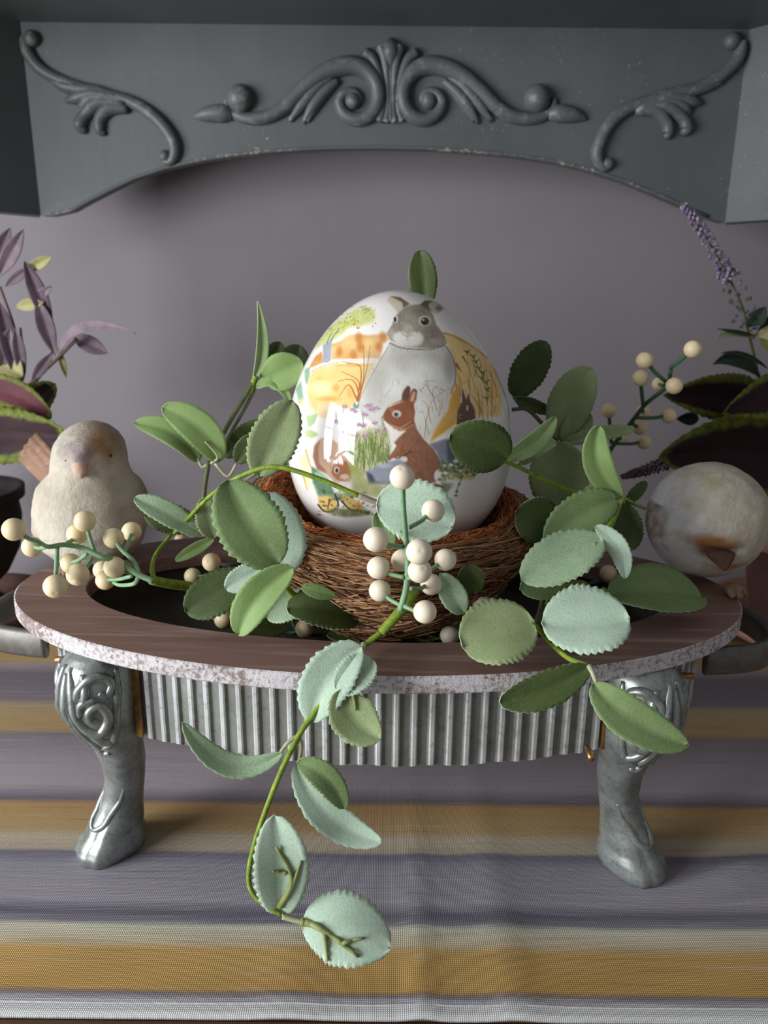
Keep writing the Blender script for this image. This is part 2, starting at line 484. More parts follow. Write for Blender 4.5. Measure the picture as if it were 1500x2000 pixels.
# ------------------------------------------------------------------ tray stand
HB = .19; TB = .012
stand = empty('tray_stand', (-.003, -.006, 0), math.radians(-1.9))
tag(stand, 'oval wooden topped riser with corrugated metal band and four cabriole legs', 'tray stand')
def oval(a, b, z, n=160, wob=None):
    return [((a + (wob(k) if wob else 0))*math.cos(2*PI*k/n), (b + (wob(k) if wob else 0))*math.sin(2*PI*k/n), z) for k in range(n)]
A, B, AI, BI = .273, .144, .221, .0975
N = 200
bmb = MB(); c1 = .0012
rings = [oval(AI, BI, HB-TB, N), oval(A-c1, B-c1, HB-TB, N), oval(A, B, HB-TB+c1, N), oval(A, B, HB-.0008, N), oval(A-.0010, B-.0010, HB, N), oval(AI+.0008, BI+.0008, HB, N), oval(AI, BI, HB-.0008, N), oval(AI, BI, HB-TB, N)]
vs = [v for r in rings for v in r]
for i in range(len(rings)-1):
    mi = 1 if i in (1, 2, 3) else 0
    bmb.add([], [])
    b0 = len(bmb.v)
    bmb.add(rings[i] + rings[i+1], [(k, (k+1) % N, N+(k+1) % N, N+k) for k in range(N)], mi)
board = bmb.build('oval_board', [BOARD, WASH], stand, smooth=False)
# corrugated band
NR = 104; SUB = 8
prof = [0, 0, 0, 0, 1, 1, 1, 1]
_q = np.linspace(0, 2*PI, 4001); _s = np.concatenate([[0], np.cumsum(np.hypot(np.diff(.2455*np.cos(_q)), np.diff(.120*np.sin(_q))))])
def corr(z, jag=0):
    out = []
    for i in range(NR):
        for u, h in ((.0, 0), (.28, 0), (.50, 0), (.58, .75), (.66, 1), (.84, 1), (.92, .75), (.995, 0)):
            q = float(np.interp(_s[-1]*(i+u)/NR, _s, _q)); d = h*.0026
            out.append(((.2440+d)*math.cos(q), (.1185+d)*math.sin(q), z+(jag*(.0006*math.sin(i*1.7+u*3)+.0012*h) if jag else 0)))
    return out
cb = MB().loft([corr(.1125, 1), corr(.145), corr(HB-TB)], False, False)
cb.m = [1 if k % 8 in (3, 4, 5) else 0 for k in range(len(cb.m))]
band = cb.build('corrugated_band', [GALV, GALV_R], stand, smooth=False)
s_ = band.modifiers.new('solid', 'SOLIDIFY'); s_.thickness = .0012; s_.offset = -1
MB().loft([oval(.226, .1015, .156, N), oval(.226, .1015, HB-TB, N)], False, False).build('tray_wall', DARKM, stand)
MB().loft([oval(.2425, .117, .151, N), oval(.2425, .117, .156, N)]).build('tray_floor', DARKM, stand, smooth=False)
for q in (-2.25, -.87):
    x, y = .2475*math.cos(q), .1222*math.sin(q)
    dq = Vector((-.2475*math.sin(q), .1222*math.cos(q), 0)).normalized()
    nn = Vector((dq.y, -dq.x, 0))
    p0 = Vector((x, y, 0)) + nn*.001
    MB().loft([[p0+dq*.0025+Vector((0,0,z)), p0-dq*.0025+Vector((0,0,z)), p0-dq*.0025-nn*.002+Vector((0,0,z)), p0+dq*.0025-nn*.002+Vector((0,0,z))] for z in (.114, HB-TB)]).build('seam_strip', BRASS, stand, smooth=False, fix=True)

# cabriole leg, local frame: +x is the outward direction
LEG = [(.178, .000, .0185, .021), (.170, .004, .0215, .024), (.158, .006, .0228, .0245), (.143, .0075, .0228, .0245), (.128, .005, .0212, .022), (.114, .001, .0205, .019), (.100, -.003, .0172, .016),
       (.082, -.006, .0150, .0145), (.064, -.006, .0135, .0135), (.050, -.004, .0130, .0140), (.037, .000, .0140, .0165), (.025, .0045, .0165, .0205), (.014, .0085, .0190, .0245), (.006, .0105, .0200, .0265), (.0006, .0105, .0185, .0250)]
zz = np.array([l[0] for l in LEG])[::-1]
def leg_at(z):
    return [float(np.interp(z, zz, np.array([l[i] for l in LEG])[::-1])) for i in (1, 2, 3)]
def leg_pt(ang, z, lift=0):
    o, rw, rd = leg_at(z)
    ca, sa = math.cos(ang), math.sin(ang)
    e = .82
    f = (abs(ca)**(2/e*1.0) + abs(sa)**(2/e))**(-e/2) if True else 1
    k = max(0, min(1, 1-z/.13)); k = k*k*(3-2*k)
    return Vector((o + (rd*f+lift)*ca, (rw*f+lift)*sa, z)) + LEGSH*(.026*k)
LEGSH = Vector((0, 0, 0))
leg_mesh = {}
def make_leg(parent, pos, outang, back):
    global LEGSH
    key = (round(back.x, 3), round(back.y, 3))
    LEGSH = back
    if key not in leg_mesh:
        zs = []
        for i in range(len(LEG)-1):
            for k in range(3): zs.append(LEG[i][0] + (LEG[i+1][0]-LEG[i][0])*k/3)
        zs.append(LEG[-1][0])
        m = MB(); n = 40
        rings = []
        for z in zs[::-1]:
            r = []
            for k in range(n):
                an = 2*PI*k/n
                dd = 0
                if z < .046:      # toe clefts
                    wgt = min(1, (.046-z)/.016)
                    for c in (-.42, .42): dd -= .0022*wgt*math.exp(-((an+PI) % (2*PI) - PI - c)**2/.012)
                    if .017 < z < .024: dd -= .0009
                r.append(leg_pt(an, z, dd))
            rings.append(r)
        m.loft(rings)
        lm = m.mesh('leg', PEWTER)
        # carved scrolls and acanthus on the knee
        c = MB()
        def sp(pts, r0):
            pp = smooth_line(pts, 6)
            c.tube([leg_pt(a, z, -.0004) for a, z, _ in pp], [max(.0005, 1.15*r0*k) for _, _, k in pp], 8)
        for s in (-1, 1):
            sp([(s*.15,.172,.5),(s*.30,.160,1),(s*.38,.146,1.1),(s*.50,.132,1.1),(s*.85,.126,1.2),(s*1.15,.132,1.2),(s*1.25,.141,1.1),(s*1.05,.148,1),(s*.82,.145,.9),(s*.80,.138,.7),(s*.95,.137,.5)], .0027)
            sp([(s*.40,.150,.6),(s*.55,.160,1.1),(s*.85,.167,1.2),(s*1.2,.166,1.1),(s*1.38,.160,1),(s*1.25,.154,.9),(s*1.05,.157,.7)], .0025)
            sp([(s*1.5,.170,.6),(s*1.55,.155,1.1),(s*1.5,.140,1.1),(s*1.3,.124,1),(s*.95,.114,.8),(s*.5,.108,.5)], .0024)
            sp([(s*.1,.148,.5),(s*.16,.132,1),(s*.30,.118,1),(s*.5,.110,.9),(s*.28,.103,.5)], .0022)
        for s in (-1, 1):
            sp([(s*.62,.170,.5),(s*.72,.160,.9),(s*.70,.152,.8)], .0030)
            sp([(s*.55,.141,.6),(s*.62,.150,1),(s*.95,.153,.8)], .0026)
            sp([(s*.55,.128,.6),(s*.8,.118,1),(s*1.2,.116,.7)], .0026)
            sp([(s*.20,.112,.5),(s*.45,.103,1),(s*.75,.104,.6)], .0024)
        sp([(0,.168,.6),(0,.152,1.2),(0,.135,1.2),(0,.118,1),(0,.104,.5)], .0026)
        hc = {-1: MB(), 1: MB()}
        for s in (-1, 1):
            pp = smooth_line([(s*.95,.062,.4),(s*.85,.050,.8),(s*.62,.040,1),(s*.5,.032,1),(s*.2,.0275,.9),(0,.0265,.8)], 6)
            hc[s].tube([leg_pt(a, z, -.0008) for a, z, _ in pp], [.0024*k for _, _, k in pp], 8)
        leg_mesh[key] = (lm, c.mesh('leg_carving', PEWTER), hc[-1].mesh('hoof_ridge', PEWTER), hc[1].mesh('hoof_ridge', PEWTER))
    o = link(bpy.data.objects.new('leg', leg_mesh[key][0]), parent)
    o.location = pos; o.rotation_euler = (0, 0, outang)
    cv = link(bpy.data.objects.new('leg_carving', leg_mesh[key][1]), o)
    for k_ in (2, 3): link(bpy.data.objects.new('hoof_ridge', leg_mesh[key][k_]), o)
    return o
for sx in (-1, 1):
    for sy in (-1, 1):
        oa = math.atan2(sy*.80, sx*.60)
        make_leg(stand, (sx*(.178 if sy < 0 else .14), -.087 if sy < 0 else .095, 0), oa, Matrix.Rotation(-oa, 3, 'Z') @ Vector((sx*.42, 1 if sy < 0 else .5, 0)))
# strap handles
for sx in (-1, 1):
    path = smooth_line([(.236,-.052),(.252,-.050),(.276,-.043),(.292,-.028),(.298,0),(.292,.028),(.276,.043),(.252,.050),(.236,.052)], 6)
    path = [Vector((sx*p[0], p[1], 0)) for p in path]
    rings = []
    for i, p in enumerate(path):
        t = (path[min(i+1, len(path)-1)] - path[max(i-1, 0)]).normalized(); nn = Vector((t.y, -t.x, 0))
        zc = .160; hh, ww = .0105, .0032
        prf = [(-ww, -hh*.7), (-ww*.5, -hh), (ww*.5, -hh), (ww, -hh*.7), (ww*1.15, 0), (ww, hh*.7), (ww*.5, hh), (-ww*.5, hh), (-ww, hh*.7), (-ww*1.15, 0)]
        rings.append([p + nn*u + Vector((0, 0, zc + v)) for u, v in prf])
    MB().loft(rings).build('handle', HANDLE, stand, fix=True)
    for y in (-.056, .056):
        MB().tube([(sx*.215, y*1.05, .152), (sx*.226, y*1.08, .152)], .0024, 10).build('screw', BRASS, stand)
for x, y in ((.146, -.112),):
    MB().tube([(x, y+.01, .120), (x, y-.003, .120)], .0022, 10).build('screw', BRASS, stand)

# ------------------------------------------------------------------ nest
NC = Vector((.002, .002, 0))
nest = empty('bird_nest', (NC.x, NC.y, .1615))
tag(nest, 'round woven twig nest with rusty coconut fibre lining holding the egg', 'nest')
OUT = [(.026, .000), (.052, .007), (.074, .024), (.092, .047), (.103, .070), (.1070, .086), (.1045, .095), (.096, .099)]
INN = [(.096, .099), (.090, .095), (.085, .085), (.077, .073), (.062, .060), (.04, .052), (.004, .050)]
tilt = Matrix.Rotation(math.radians(3.0), 3, 'Y') @ Matrix.Rotation(math.radians(3.5), 3, 'X')
def prof_at(pr, t):
    a = np.array(pr); s = np.linspace(0, 1, len(a))
    return float(np.interp(t, s, a[:, 0])), float(np.interp(t, s, a[:, 1]))
def npt(r, z, q):
    wv = 1 + .02*math.sin(3*q+.5) + .012*math.sin(7*q)
    return tilt @ Vector((r*wv*math.cos(q), r*wv*math.sin(q), z))
CORE = simple('nest_core_brown', rgb(66,44,32), rgb(48,32,24), 120, .9, bump=.6)
cm = MB().loft([[npt(r-.003, z-.003, 2*PI*k/60) for k in range(60)] for r, z in [prof_at(OUT, i/16) for i in range(17)]] + [[npt(r+.001, z-.004, 2*PI*k/60) for k in range(60)] for r, z in [prof_at(INN, i/14) for i in range(15)]], False, True)
cm.build('nest_core', CORE, nest)
TW = [simple('twig_tan', rgb(204,162,118), rgb(180,136,96), 90, .75), simple('twig_brown', rgb(168,120,82), rgb(140,96,64), 90, .75), simple('twig_dark', rgb(92,60,42), rgb(72,46,34), 90, .8)]
LI = [simple('fibre_rust', rgb(200,116,62), rgb(174,96,50), 90, .8), simple('fibre_orange', rgb(214,142,86), rgb(192,118,66), 90, .8), simple('fibre_brown', rgb(128,70,40), rgb(104,56,32), 90, .8)]
tw = MB()
for i in range(4200):
    t = random.random()**.8; q0 = random.uniform(0, 2*PI); L = random.uniform(.25, .95); t2 = min(1, max(0, t + random.uniform(-.16, .16)))
    lift = random.uniform(-.001, .0035); bow = random.uniform(0, .004); pts = []
    for k in range(7):
        u = k/6; r, z = prof_at(OUT, t+(t2-t)*u)
        e = lift + bow*(2*u-1)**2
        pts.append(npt(r+e, z+random.uniform(-.0006, .0006)+e*.2, q0+L*u))
    rd = random.uniform(.0003, .00085)
    tw.tube(pts, [rd*(1-.5*abs(2*k/6-1)) for k in range(7)], 4, random.choice((0, 0, 1, 1, 1, 2)), False)
for i in range(130):      # loose ends
    q0 = random.uniform(0, 2*PI); t = random.uniform(.05, .9); r, z = prof_at(OUT, t); p = npt(r, z, q0)
    d = Vector((math.cos(q0)*random.uniform(-.1,.35)-math.sin(q0), math.sin(q0)*random.uniform(-.1,.35)+math.cos(q0), random.uniform(-.4, .25)))
    L = random.uniform(.008, .028)
    tw.tube([p + d*L*u + Vector((0, 0, -.004*u*u)) for u in (0, .33, .66, 1)], .0003, 4, random.choice((0, 1, 2)), False)
tag(tw.build('twigs', TW, nest), None, None, kind='stuff')
li = MB()
for i in range(5200):
    t = random.random()*.62; q0 = random.uniform(0, 2*PI); L = random.uniform(.08, .42)*random.choice((-1, 1))
    t2 = min(.75, max(0, t+random.uniform(-.3, .3))); e0 = random.uniform(-.001, .005); ph = random.uniform(0, 6); pts = []
    am = random.uniform(.0005, .003)
    for k in range(7):
        u = k/6; r, z = prof_at(INN, t+(t2-t)*u); e = e0 + am*math.sin(ph+5*u)
        pts.append(npt(r-e*.7+random.uniform(-.0005,.0005), z+e*.7, q0+L*u))
    li.tube(pts, random.uniform(.00016, .00036), 3, random.choice((0, 0, 1, 1, 2)), False)
tag(li.build('fibre_lining', LI, nest), None, None, kind='stuff')

# ------------------------------------------------------------------ egg with printed rabbit scene
class Canvas:
    """print of the egg, painted in its own flat drawing units (1500 x 1731), stored at .7"""
    K = .7
    def __init__(s):
        s.h, s.w = int(1731*s.K), int(1500*s.K)
        s.a = np.empty((s.h, s.w, 3)); s.a[:] = (236, 231, 226)
        g = rng.random((s.h//6+3, s.w//6+3)); s.n1 = s.up(g, 6)
        g = rng.random((s.h//22+3, s.w//22+3)); s.n2 = s.up(g, 22)
    def up(s, g, k):
        y, x = np.mgrid[0:s.h, 0:s.w]/k
        i, j = y.astype(int), x.astype(int); fy, fx = y-i, x-j
        return (g[i, j]*(1-fy)*(1-fx)+g[i+1, j]*fy*(1-fx)+g[i, j+1]*(1-fy)*fx+g[i+1, j+1]*fy*fx)
    def _box(s, x0, y0, x1, y1, pad):
        return max(0, int(x0-pad)), max(0, int(y0-pad)), min(s.w, int(x1+pad)+1), min(s.h, int(y1+pad)+1)
    def _put(s, b, m, col, tex):
        x0, y0, x1, y1 = b
        if tex: m = m*np.clip(1-tex*(s.n1[y0:y1, x0:x1]*.5+s.n2[y0:y1, x0:x1]*.8-.2), 0, 1)
        r = s.a[y0:y1, x0:x1]; r += m[..., None]*(np.array(col, float)-r)
    def poly(s, pts, col, al=1, soft=3, tex=0):
        q = np.array(pts, float)*s.K; soft = max(1, int(soft*s.K))
        b = s._box(q[:, 0].min(), q[:, 1].min(), q[:, 0].max(), q[:, 1].max(), 3*soft+2)
        y, x = np.mgrid[b[1]:b[3], b[0]:b[2]]+.5
        ins = np.zeros(x.shape, bool)
        for i in range(len(q)):
            (xa, ya), (xb, yb_) = q[i-1], q[i]
            if ya == yb_: continue
            c = ((ya > y) != (yb_ > y)) & (x < (xb-xa)*(y-ya)/(yb_-ya)+xa)
            ins ^= c
        m = ins.astype(float)
        for _ in range(2):
            for ax in (0, 1):
                k = soft
                cs = np.cumsum(np.pad(m, [(k+1, k) if d == ax else (0, 0) for d in (0, 1)], mode='edge'), axis=ax)
                m = (np.take(cs, range(2*k+1, cs.shape[ax]), ax)-np.take(cs, range(0, cs.shape[ax]-2*k-1), ax))/(2*k+1)
        s._put(b, m*al, col, tex)
    def stroke(s, pts, w0, w1, col, al=1):
        q = np.array(smooth_line(pts, 5) if len(pts) > 2 else pts, float)*s.K; w0 *= s.K; w1 *= s.K
        b = s._box(q[:, 0].min(), q[:, 1].min(), q[:, 0].max(), q[:, 1].max(), max(w0, w1)+2)
        y, x = np.mgrid[b[1]:b[3], b[0]:b[2]]+.5
        m = np.zeros(x.shape)
        for i in range(len(q)-1):
            d = q[i+1]-q[i]; t = np.clip(((x-q[i][0])*d[0]+(y-q[i][1])*d[1])/max(d@d, 1e-6), 0, 1)
            ds = np.hypot(x-q[i][0]-t*d[0], y-q[i][1]-t*d[1]); wd = w0+(w1-w0)*(i+t)/(len(q)-1)
            m = np.maximum(m, np.clip(wd*.5-ds+.6, 0, 1))
        s._put(b, m*al, col, 0)
    def blob(s, x, y, rx, ry, col, al=1, hard=2.0, tex=0):
        x *= s.K; y *= s.K; rx *= s.K; ry *= s.K
        b = s._box(x-rx, y-ry, x+rx, y+ry, 2)
        yy, xx = np.mgrid[b[1]:b[3], b[0]:b[2]]+.5
        d = ((xx-x)/rx)**2+((yy-y)/ry)**2
        s._put(b, np.clip((1-d)*hard, 0, 1)*al, col, tex)
def paint_egg():
    c = Canvas(); R = random.Random(3)
    A6 = lambda pts: [(x*.4616+57.7, y*.4616+230.8) for x, y in pts]
    # sky wash, tree, autumn hedge, field
    canopy = A6([(340,770),(420,620),(540,490),(700,370),(850,270),(960,240),(1060,290),(1090,360),(1060,440),(900,480),(760,500),(690,570),(600,640),(480,680),(400,740)])
    c.poly(canopy, (186,192,92), .9, 8, .45)
    for _ in range(90):
        x, y = R.uniform(210, 560), R.uniform(340, 580)
        if abs((y-(640-x*.62))) < 75 and x > 215:
            g = R.choice(((120,146,72),(150,164,66),(96,128,72),(170,150,60)))
            c.stroke([(x, y), (x+R.uniform(8,22), y-R.uniform(4,14))], 5, 2, g, .6)
    for _ in range(16): c.blob(R.uniform(330, 560), R.uniform(380, 470), 5, 5, (150,96,52), .7)
    c.poly(A6([(550,700),(650,670),(780,590),(900,580),(1000,595),(1230,570),(1240,640),(1170,720),(1140,880),(960,880),(550,890)]), (212,156,82), .95, 5, .35)
    for x, y, r in ((760,680,110),(1000,700,90),(590,770,60)): c.blob(x*.4616+57.7, y*.4616+230.8, r*.46, r*.5, (236,202,140), .8, 1)
    for x, y in ((880,620),(900,740),(1130,740),(640,800),(1170,610),(820,840)): c.blob(x*.4616+57.7, y*.4616+230.8, 26, 40, (186,104,44), .6, 1)
    c.poly(A6([(280,970),(350,850),(430,790),(440,930),(300,990)]), (198,124,50), .9, 4, .3)
    field = A6([(300,1040),(430,980),(600,940),(1080,930),(1060,1000),(900,1300),(850,1400),(700,1560),(420,1600),(300,1480),(250,1300),(260,1150)])
    c.poly(field, (230,190,112), .95, 8, .25)
    for x, y, rx, ry, co in ((430,1250,170,120,(244,226,184)),(600,1230,60,60,(206,146,60)),(520,1370,170,40,(216,160,76)),(520,1500,240,120,(240,226,202)),(800,960,260,22,(206,150,74)),(780,1290,60,90,(214,164,92)),(400,1120,60,40,(222,176,96))):
        c.blob(x*.4616+57.7, y*.4616+230.8, rx*.46, ry*.46, co, .75, 1, .3)
    c.stroke(A6([(300,1020),(430,950),(600,910),(1080,890)]), 14, 16, (226,214,206), .9)
    c.stroke(A6([(300,1038),(430,975),(600,930),(800,915)]), 4, 3, (150,130,104), .6)
    c.poly(A6([(440,710),(490,690),(555,640),(545,760),(545,900),(500,930),(430,930),(440,830)]), (158,160,168), 1, 3, .1)
    for p in ([(490,700),(520,620),(560,560)],[(540,660),(590,580),(640,520)]): c.stroke(A6(p), 9, 4, (110,140,120), .8)
    for p in ([(870,1400),(940,1100),(940,720)],[(880,1390),(980,1000),(1020,720)],[(860,1400),(880,1160),(680,1040)],[(860,1380),(760,1200),(640,1340)],[(900,1250),(900,980),(730,930)],[(880,1300),(840,1180),(760,1130),(620,1160)]):
        c.stroke(A6(p), 9, 3, (168,98,48), .85)
    for x in range(240, 360, 26): c.stroke(A6([(x, 1560), (x+40, 1330)]), 4, 2, (206,150,84), .6)
    # golden field on the right
    gold = [(945,490),(1000,505),(1080,540),(1150,590),(1200,640),(1240,720),(1275,850),(1260,960),(1110,960),(1010,1010),(860,1115),(900,1010),(960,930),(985,820),(1012,740),(1000,650),(962,560)]
    c.poly(gold, (232,196,116), .95, 8, .25)
    c.stroke([(945,492),(1010,515),(1090,560),(1160,610),(1195,640)], 12, 8, (196,136,58), .7)
    for _ in range(46):
        x = R.uniform(1010, 1240); y = R.uniform(640, 900)
        c.stroke([(x+R.uniform(-6,20), y+R.uniform(60,150)), (x, y+30), (x-R.uniform(5,40), y-R.uniform(20,50))], 5, 2, R.choice(((190,124,48),(164,92,42),(214,164,70),(150,84,40))), .65)
    for x, y in ((1065,650),(1030,690),(1015,680)): c.stroke([(x-14, y-24), (x+14, y+22)], 12, 3, (156,74,36), .85)
    c.poly([(985,830),(1035,790),(1045,900),(1010,1000),(860,1115),(905,1010),(965,935)], (198,146,60), .9, 6, .3)
    for p in ((1075,600),(1110,625),(1125,655),(1140,690),(1165,715),(1155,745),(1185,770),(1190,810),(1185,860)):
        for dx, dy in ((-22,-10),(20,-16),(6,18)): c.stroke([p, (p[0]+dx, p[1]+dy)], 10, 2, (58,92,56), .85)
    c.stroke([(1090,600),(1140,690),(1170,760),(1190,900)], 3, 4, (82,100,52), .8)
    # grey mother rabbit: body, chest, head, ears
    body = [(650,545),(610,600),(580,650),(540,730),(500,800),(470,870),(455,905),(480,960),(560,1010),(640,1090),(760,1120),(850,1112),(900,1020),(960,930),(985,830),(1010,745),(1002,660),(975,590),(950,550),(800,540)]
    c.poly(body, (206,202,194), 1, 5, 0)
    for x, y, rx, ry, co, al in ((560,760,90,190,(172,168,158),.75),(700,640,130,70,(176,170,160),.7),(860,640,110,60,(172,166,154),.6),(975,680,45,110,(150,146,136),.75),(760,700,70,46,(170,164,154),.7),(820,720,120,110,(230,227,221),.8),(700,820,110,110,(226,224,219),.7),(900,780,80,100,(214,210,203),.7),(840,940,110,120,(226,223,217),.7),(640,890,90,80,(196,194,186),.6)):
        c.blob(x, y, rx, ry, co, al, 1, .15)
    c.stroke([(455,905),(500,800),(560,690),(612,600),(645,548)], 5, 5, (128,122,112), .6)
    c.stroke([(960,570),(1000,650),(1010,745),(984,830)], 9, 7, (112,108,98), .6)
    c.poly([(622,310),(640,284),(690,292),(750,328),(712,362),(690,386),(662,350)], (214,198,176), 1, 3)
    c.poly([(640,283),(700,292),(752,328),(716,352),(708,318)], (112,100,84), .95, 3)
    c.poly([(805,334),(838,309),(890,312),(935,334),(946,360),(905,386),(872,368)], (206,194,174), 1, 3)
    c.poly([(805,336),(838,309),(885,311),(856,330),(866,372),(838,352)], (108,94,78), .95, 3)
    c.blob(916, 352, 26, 20, (122,104,82), .8, 1)
    head = [(690,382),(720,350),(760,333),(805,331),(850,350),(885,392),(900,445),(945,500),(962,548),(925,572),(860,578),(780,572),(700,560),(645,535),(622,495),(655,440),(664,405)]
    c.poly(head, (150,140,124), 1, 4, .08)
    for x, y, rx, ry, co, al in ((760,420,60,70,(172,160,142),.8),(870,500,60,70,(124,114,100),.7),(820,370,70,34,(116,106,92),.7),(700,400,30,40,(132,122,106),.6),(900,540,60,24,(176,168,154),.7),(650,500,34,40,(186,178,164),.8),(742,470,38,34,(206,192,170),.8)):
        c.blob(x, y, rx, ry, co, al, 1, .2)
    c.blob(700, 520, 52, 44, (224,217,208), 1, 1.6); c.blob(785, 520, 54, 44, (224,217,208), 1, 1.6); c.blob(742, 552, 90, 26, (218,210,200), .9, 1.3)
    c.stroke([(705,492),(735,512),(770,500)], 5, 4, (170,146,128), .9); c.stroke([(737,512),(737,532)], 4, 3, (160,140,124), .8)
    c.stroke([(640,548),(700,575),(780,584),(870,584),(950,560)], 9, 8, (118,108,96), .7)
    for i in range(26): c.stroke([(650+i*12, 560+R.uniform(0,14)), (650+i*12+R.uniform(-10,10), 590+R.uniform(0,16))], 4, 1, (140,132,120), .6)
    c.blob(836, 424, 44, 36, (212,204,190), .95, 1.5); c.blob(838, 427, 26, 24, (70,58,50), 1, 3); c.blob(836, 427, 15, 15, (30,26,24), 1, 3); c.blob(830, 419, 6, 5, (235,232,228), 1, 3)
    c.blob(672, 414, 17, 26, (216,209,197), .95, 1.5); c.blob(669, 416, 9, 16, (64,56,50), 1, 2.5)
    for p in ([(640,500),(600,520),(575,560)],[(645,515),(610,545)]): c.stroke(p, 2, 1, (150,120,90), .6)
    for _ in range(420):
        x = R.uniform(470, 1000); y = R.uniform(575, 1080)
        if 1360-x*.98 < y+ (0 if x < 640 else 900) and x < 1010-max(0, y-745)*.42 and not (x < 640 and y < 1290-x*.98+20):
            c.stroke([(x, y), (x+R.uniform(-7,7), y+R.uniform(14,34))], 4, 1, R.choice(((168,162,152),(186,181,172),(232,229,224),(150,144,134))), .4)
    for _ in range(260):
        x = R.uniform(650, 940); y = R.uniform(345, 560)
        if ((x-790)/130)**2+((y-455)/100)**2 < 1 and ((x-742)/100)**2+((y-525)/45)**2 > 1 and math.hypot(x-836, y-424) > 42:
            c.stroke([(x, y), (x+R.uniform(-3,9)*(1 if x > 760 else -1), y+R.uniform(8,20))], 4, 1, R.choice(((112,102,88),(176,166,150),(134,124,108),(196,186,170))), .5)
    # thin dry stems over the mother's body
    for p in ([(835,1080),(850,960),(890,860),(990,800),(1080,760)],[(870,1000),(850,900),(820,870)],[(890,860),(850,790),(862,760),(890,758)],[(905,930),(880,820),(910,790)],[(860,1060),(830,950)],[(915,960),(940,860)]):
        c.stroke(p, 5, 2, (164,116,72), .75)
    for _ in range(34): x, y = R.uniform(810, 950), R.uniform(755, 960); c.stroke([(x, y), (x+R.uniform(-16,16), y-R.uniform(4,14))], 5, 2, R.choice(((176,140,90),(150,140,96),(190,150,100))), .7)
    for p in ([(540,690),(580,720),(610,700)],[(600,860),(650,800),(655,760)],[(600,900),(580,860)]): c.stroke(p, 3, 2, (150,140,128), .6)
    # far brown rabbit
    c.poly([(1015,1010),(1022,930),(1040,890),(1036,840),(1050,806),(1070,868),(1088,826),(1096,876),(1118,925),(1122,975),(1060,1010)], (92,62,52), 1, 3, .1)
    c.stroke([(1042,880),(1044,820)], 10, 3, (226,214,200), .9); c.stroke([(1098,880),(1088,830)], 9, 3, (226,214,200), .9)
    c.blob(1076, 915, 8, 20, (206,184,168), .9, 2); c.blob(1038, 960, 12, 16, (170,140,120), .8, 2); c.blob(1040, 962, 6, 9, (36,28,26), 1, 3)
    # purple daisies, grass
    c.poly([(400,1080),(470,1040),(560,1020),(640,1030),(645,1200),(560,1250),(500,1290),(430,1300),(400,1220)], (150,150,88), .75, 12, .4)
    for _ in range(120):
        x = R.uniform(405, 640); y = R.uniform(1060, 1240)
        c.stroke([(x, y+R.uniform(20,60)), (x+R.uniform(-8,8), y), (x+R.uniform(-22,22), y-R.uniform(20,60))], 6, 2, R.choice(((86,112,60),(110,124,56),(66,92,50),(134,140,72))), .7)
    for p in ([(440,1060),(420,990),(440,930)],[(490,1010),(485,930)],[(380,1010),(390,940)],[(330,1000),(345,950)],[(600,1020),(590,960)],[(620,1080),(600,980)]): c.stroke(p, 5, 3, (96,116,74), .8)
    for x, y in ((318,958),(330,935),(385,908),(372,930),(345,990),(302,998),(300,968),(392,1000),(440,938),(425,925),(510,903),(530,898),(565,916),(380,1042),(462,1008),(492,1015),(555,998),(572,1046),(500,950),(622,1036),(378,1086),(455,1062),(500,1072),(415,968),(540,925)):
        for k in range(12):
            an = k*PI/6+R.random()*.4; L = R.uniform(13, 23)
            c.stroke([(x, y), (x+L*math.cos(an), y+.8*L*math.sin(an))], 6, 3, R.choice(((168,128,172),(146,106,152),(188,152,190),(132,92,138))), .8)
        c.blob(x, y, 6, 5, (206,160,120), .9, 2)
    c.poly([(430,905),(440,880),(455,905),(470,880),(462,915),(448,920)], (90,126,98), .8, 2)
    # brown rabbit
    c.poly([(705,880),(708,840),(722,808),(742,787),(756,800),(752,850),(742,880)], (104,66,52), 1, 3)
    c.poly([(738,908),(748,850),(762,815),(778,803),(794,818),(788,868),(768,905)], (112,70,54), 1, 3); c.poly([(748,898),(758,850),(774,816),(785,828),(776,872),(762,902)], (206,158,124), .95, 3)
    c.poly([(640,1200),(632,1192),(680,1130),(650,1095),(690,1050),(775,980),(792,1035),(830,1092),(890,1150),(932,1225),(942,1290),(900,1332),(820,1345),(765,1312),(735,1262),(692,1192)], (132,86,62), 1, 4, .1)
    c.poly([(597,965),(618,922),(660,890),(712,868),(772,880),(782,940),(772,1000),(740,1042),(690,1045),(640,1015),(606,988)], (130,78,52), 1, 3, .08)
    for _ in range(150):
        x, y = R.uniform(690, 930), R.uniform(1040, 1330)
        if (x-690)*.9+1000 < y+40 and y < 1330: c.stroke([(x, y), (x+R.uniform(4,16), y+R.uniform(12,26))], 5, 2, R.choice(((104,64,46),(156,108,80),(120,76,54),(170,124,94))), .5)
    c.poly([(600,978),(640,1012),(690,1045),(735,1040),(700,1070),(672,1100),(645,1125),(636,1060)], (230,222,212), 1, 4)
    for p in ([(640,1010),(700,1025),(760,990)],[(660,1030),(720,1035),(768,1010)]): c.stroke(p, 10, 5, (196,150,120), .7)
    c.blob(752, 960, 30, 50, (158,100,68), .5, 1); c.blob(650, 925, 22, 20, (164,110,78), .6, 1); c.stroke([(640,905),(690,885),(715,880)], 8, 4, (216,190,166), .8)
    c.blob(678, 948, 31, 24, (216,204,192), .95, 1.6); c.blob(676, 951, 17, 15, (116,120,132), 1, 2.5); c.blob(674, 951, 8, 9, (34,32,36), 1, 3)
    c.blob(602, 970, 8, 6, (176,120,104), .9, 2)
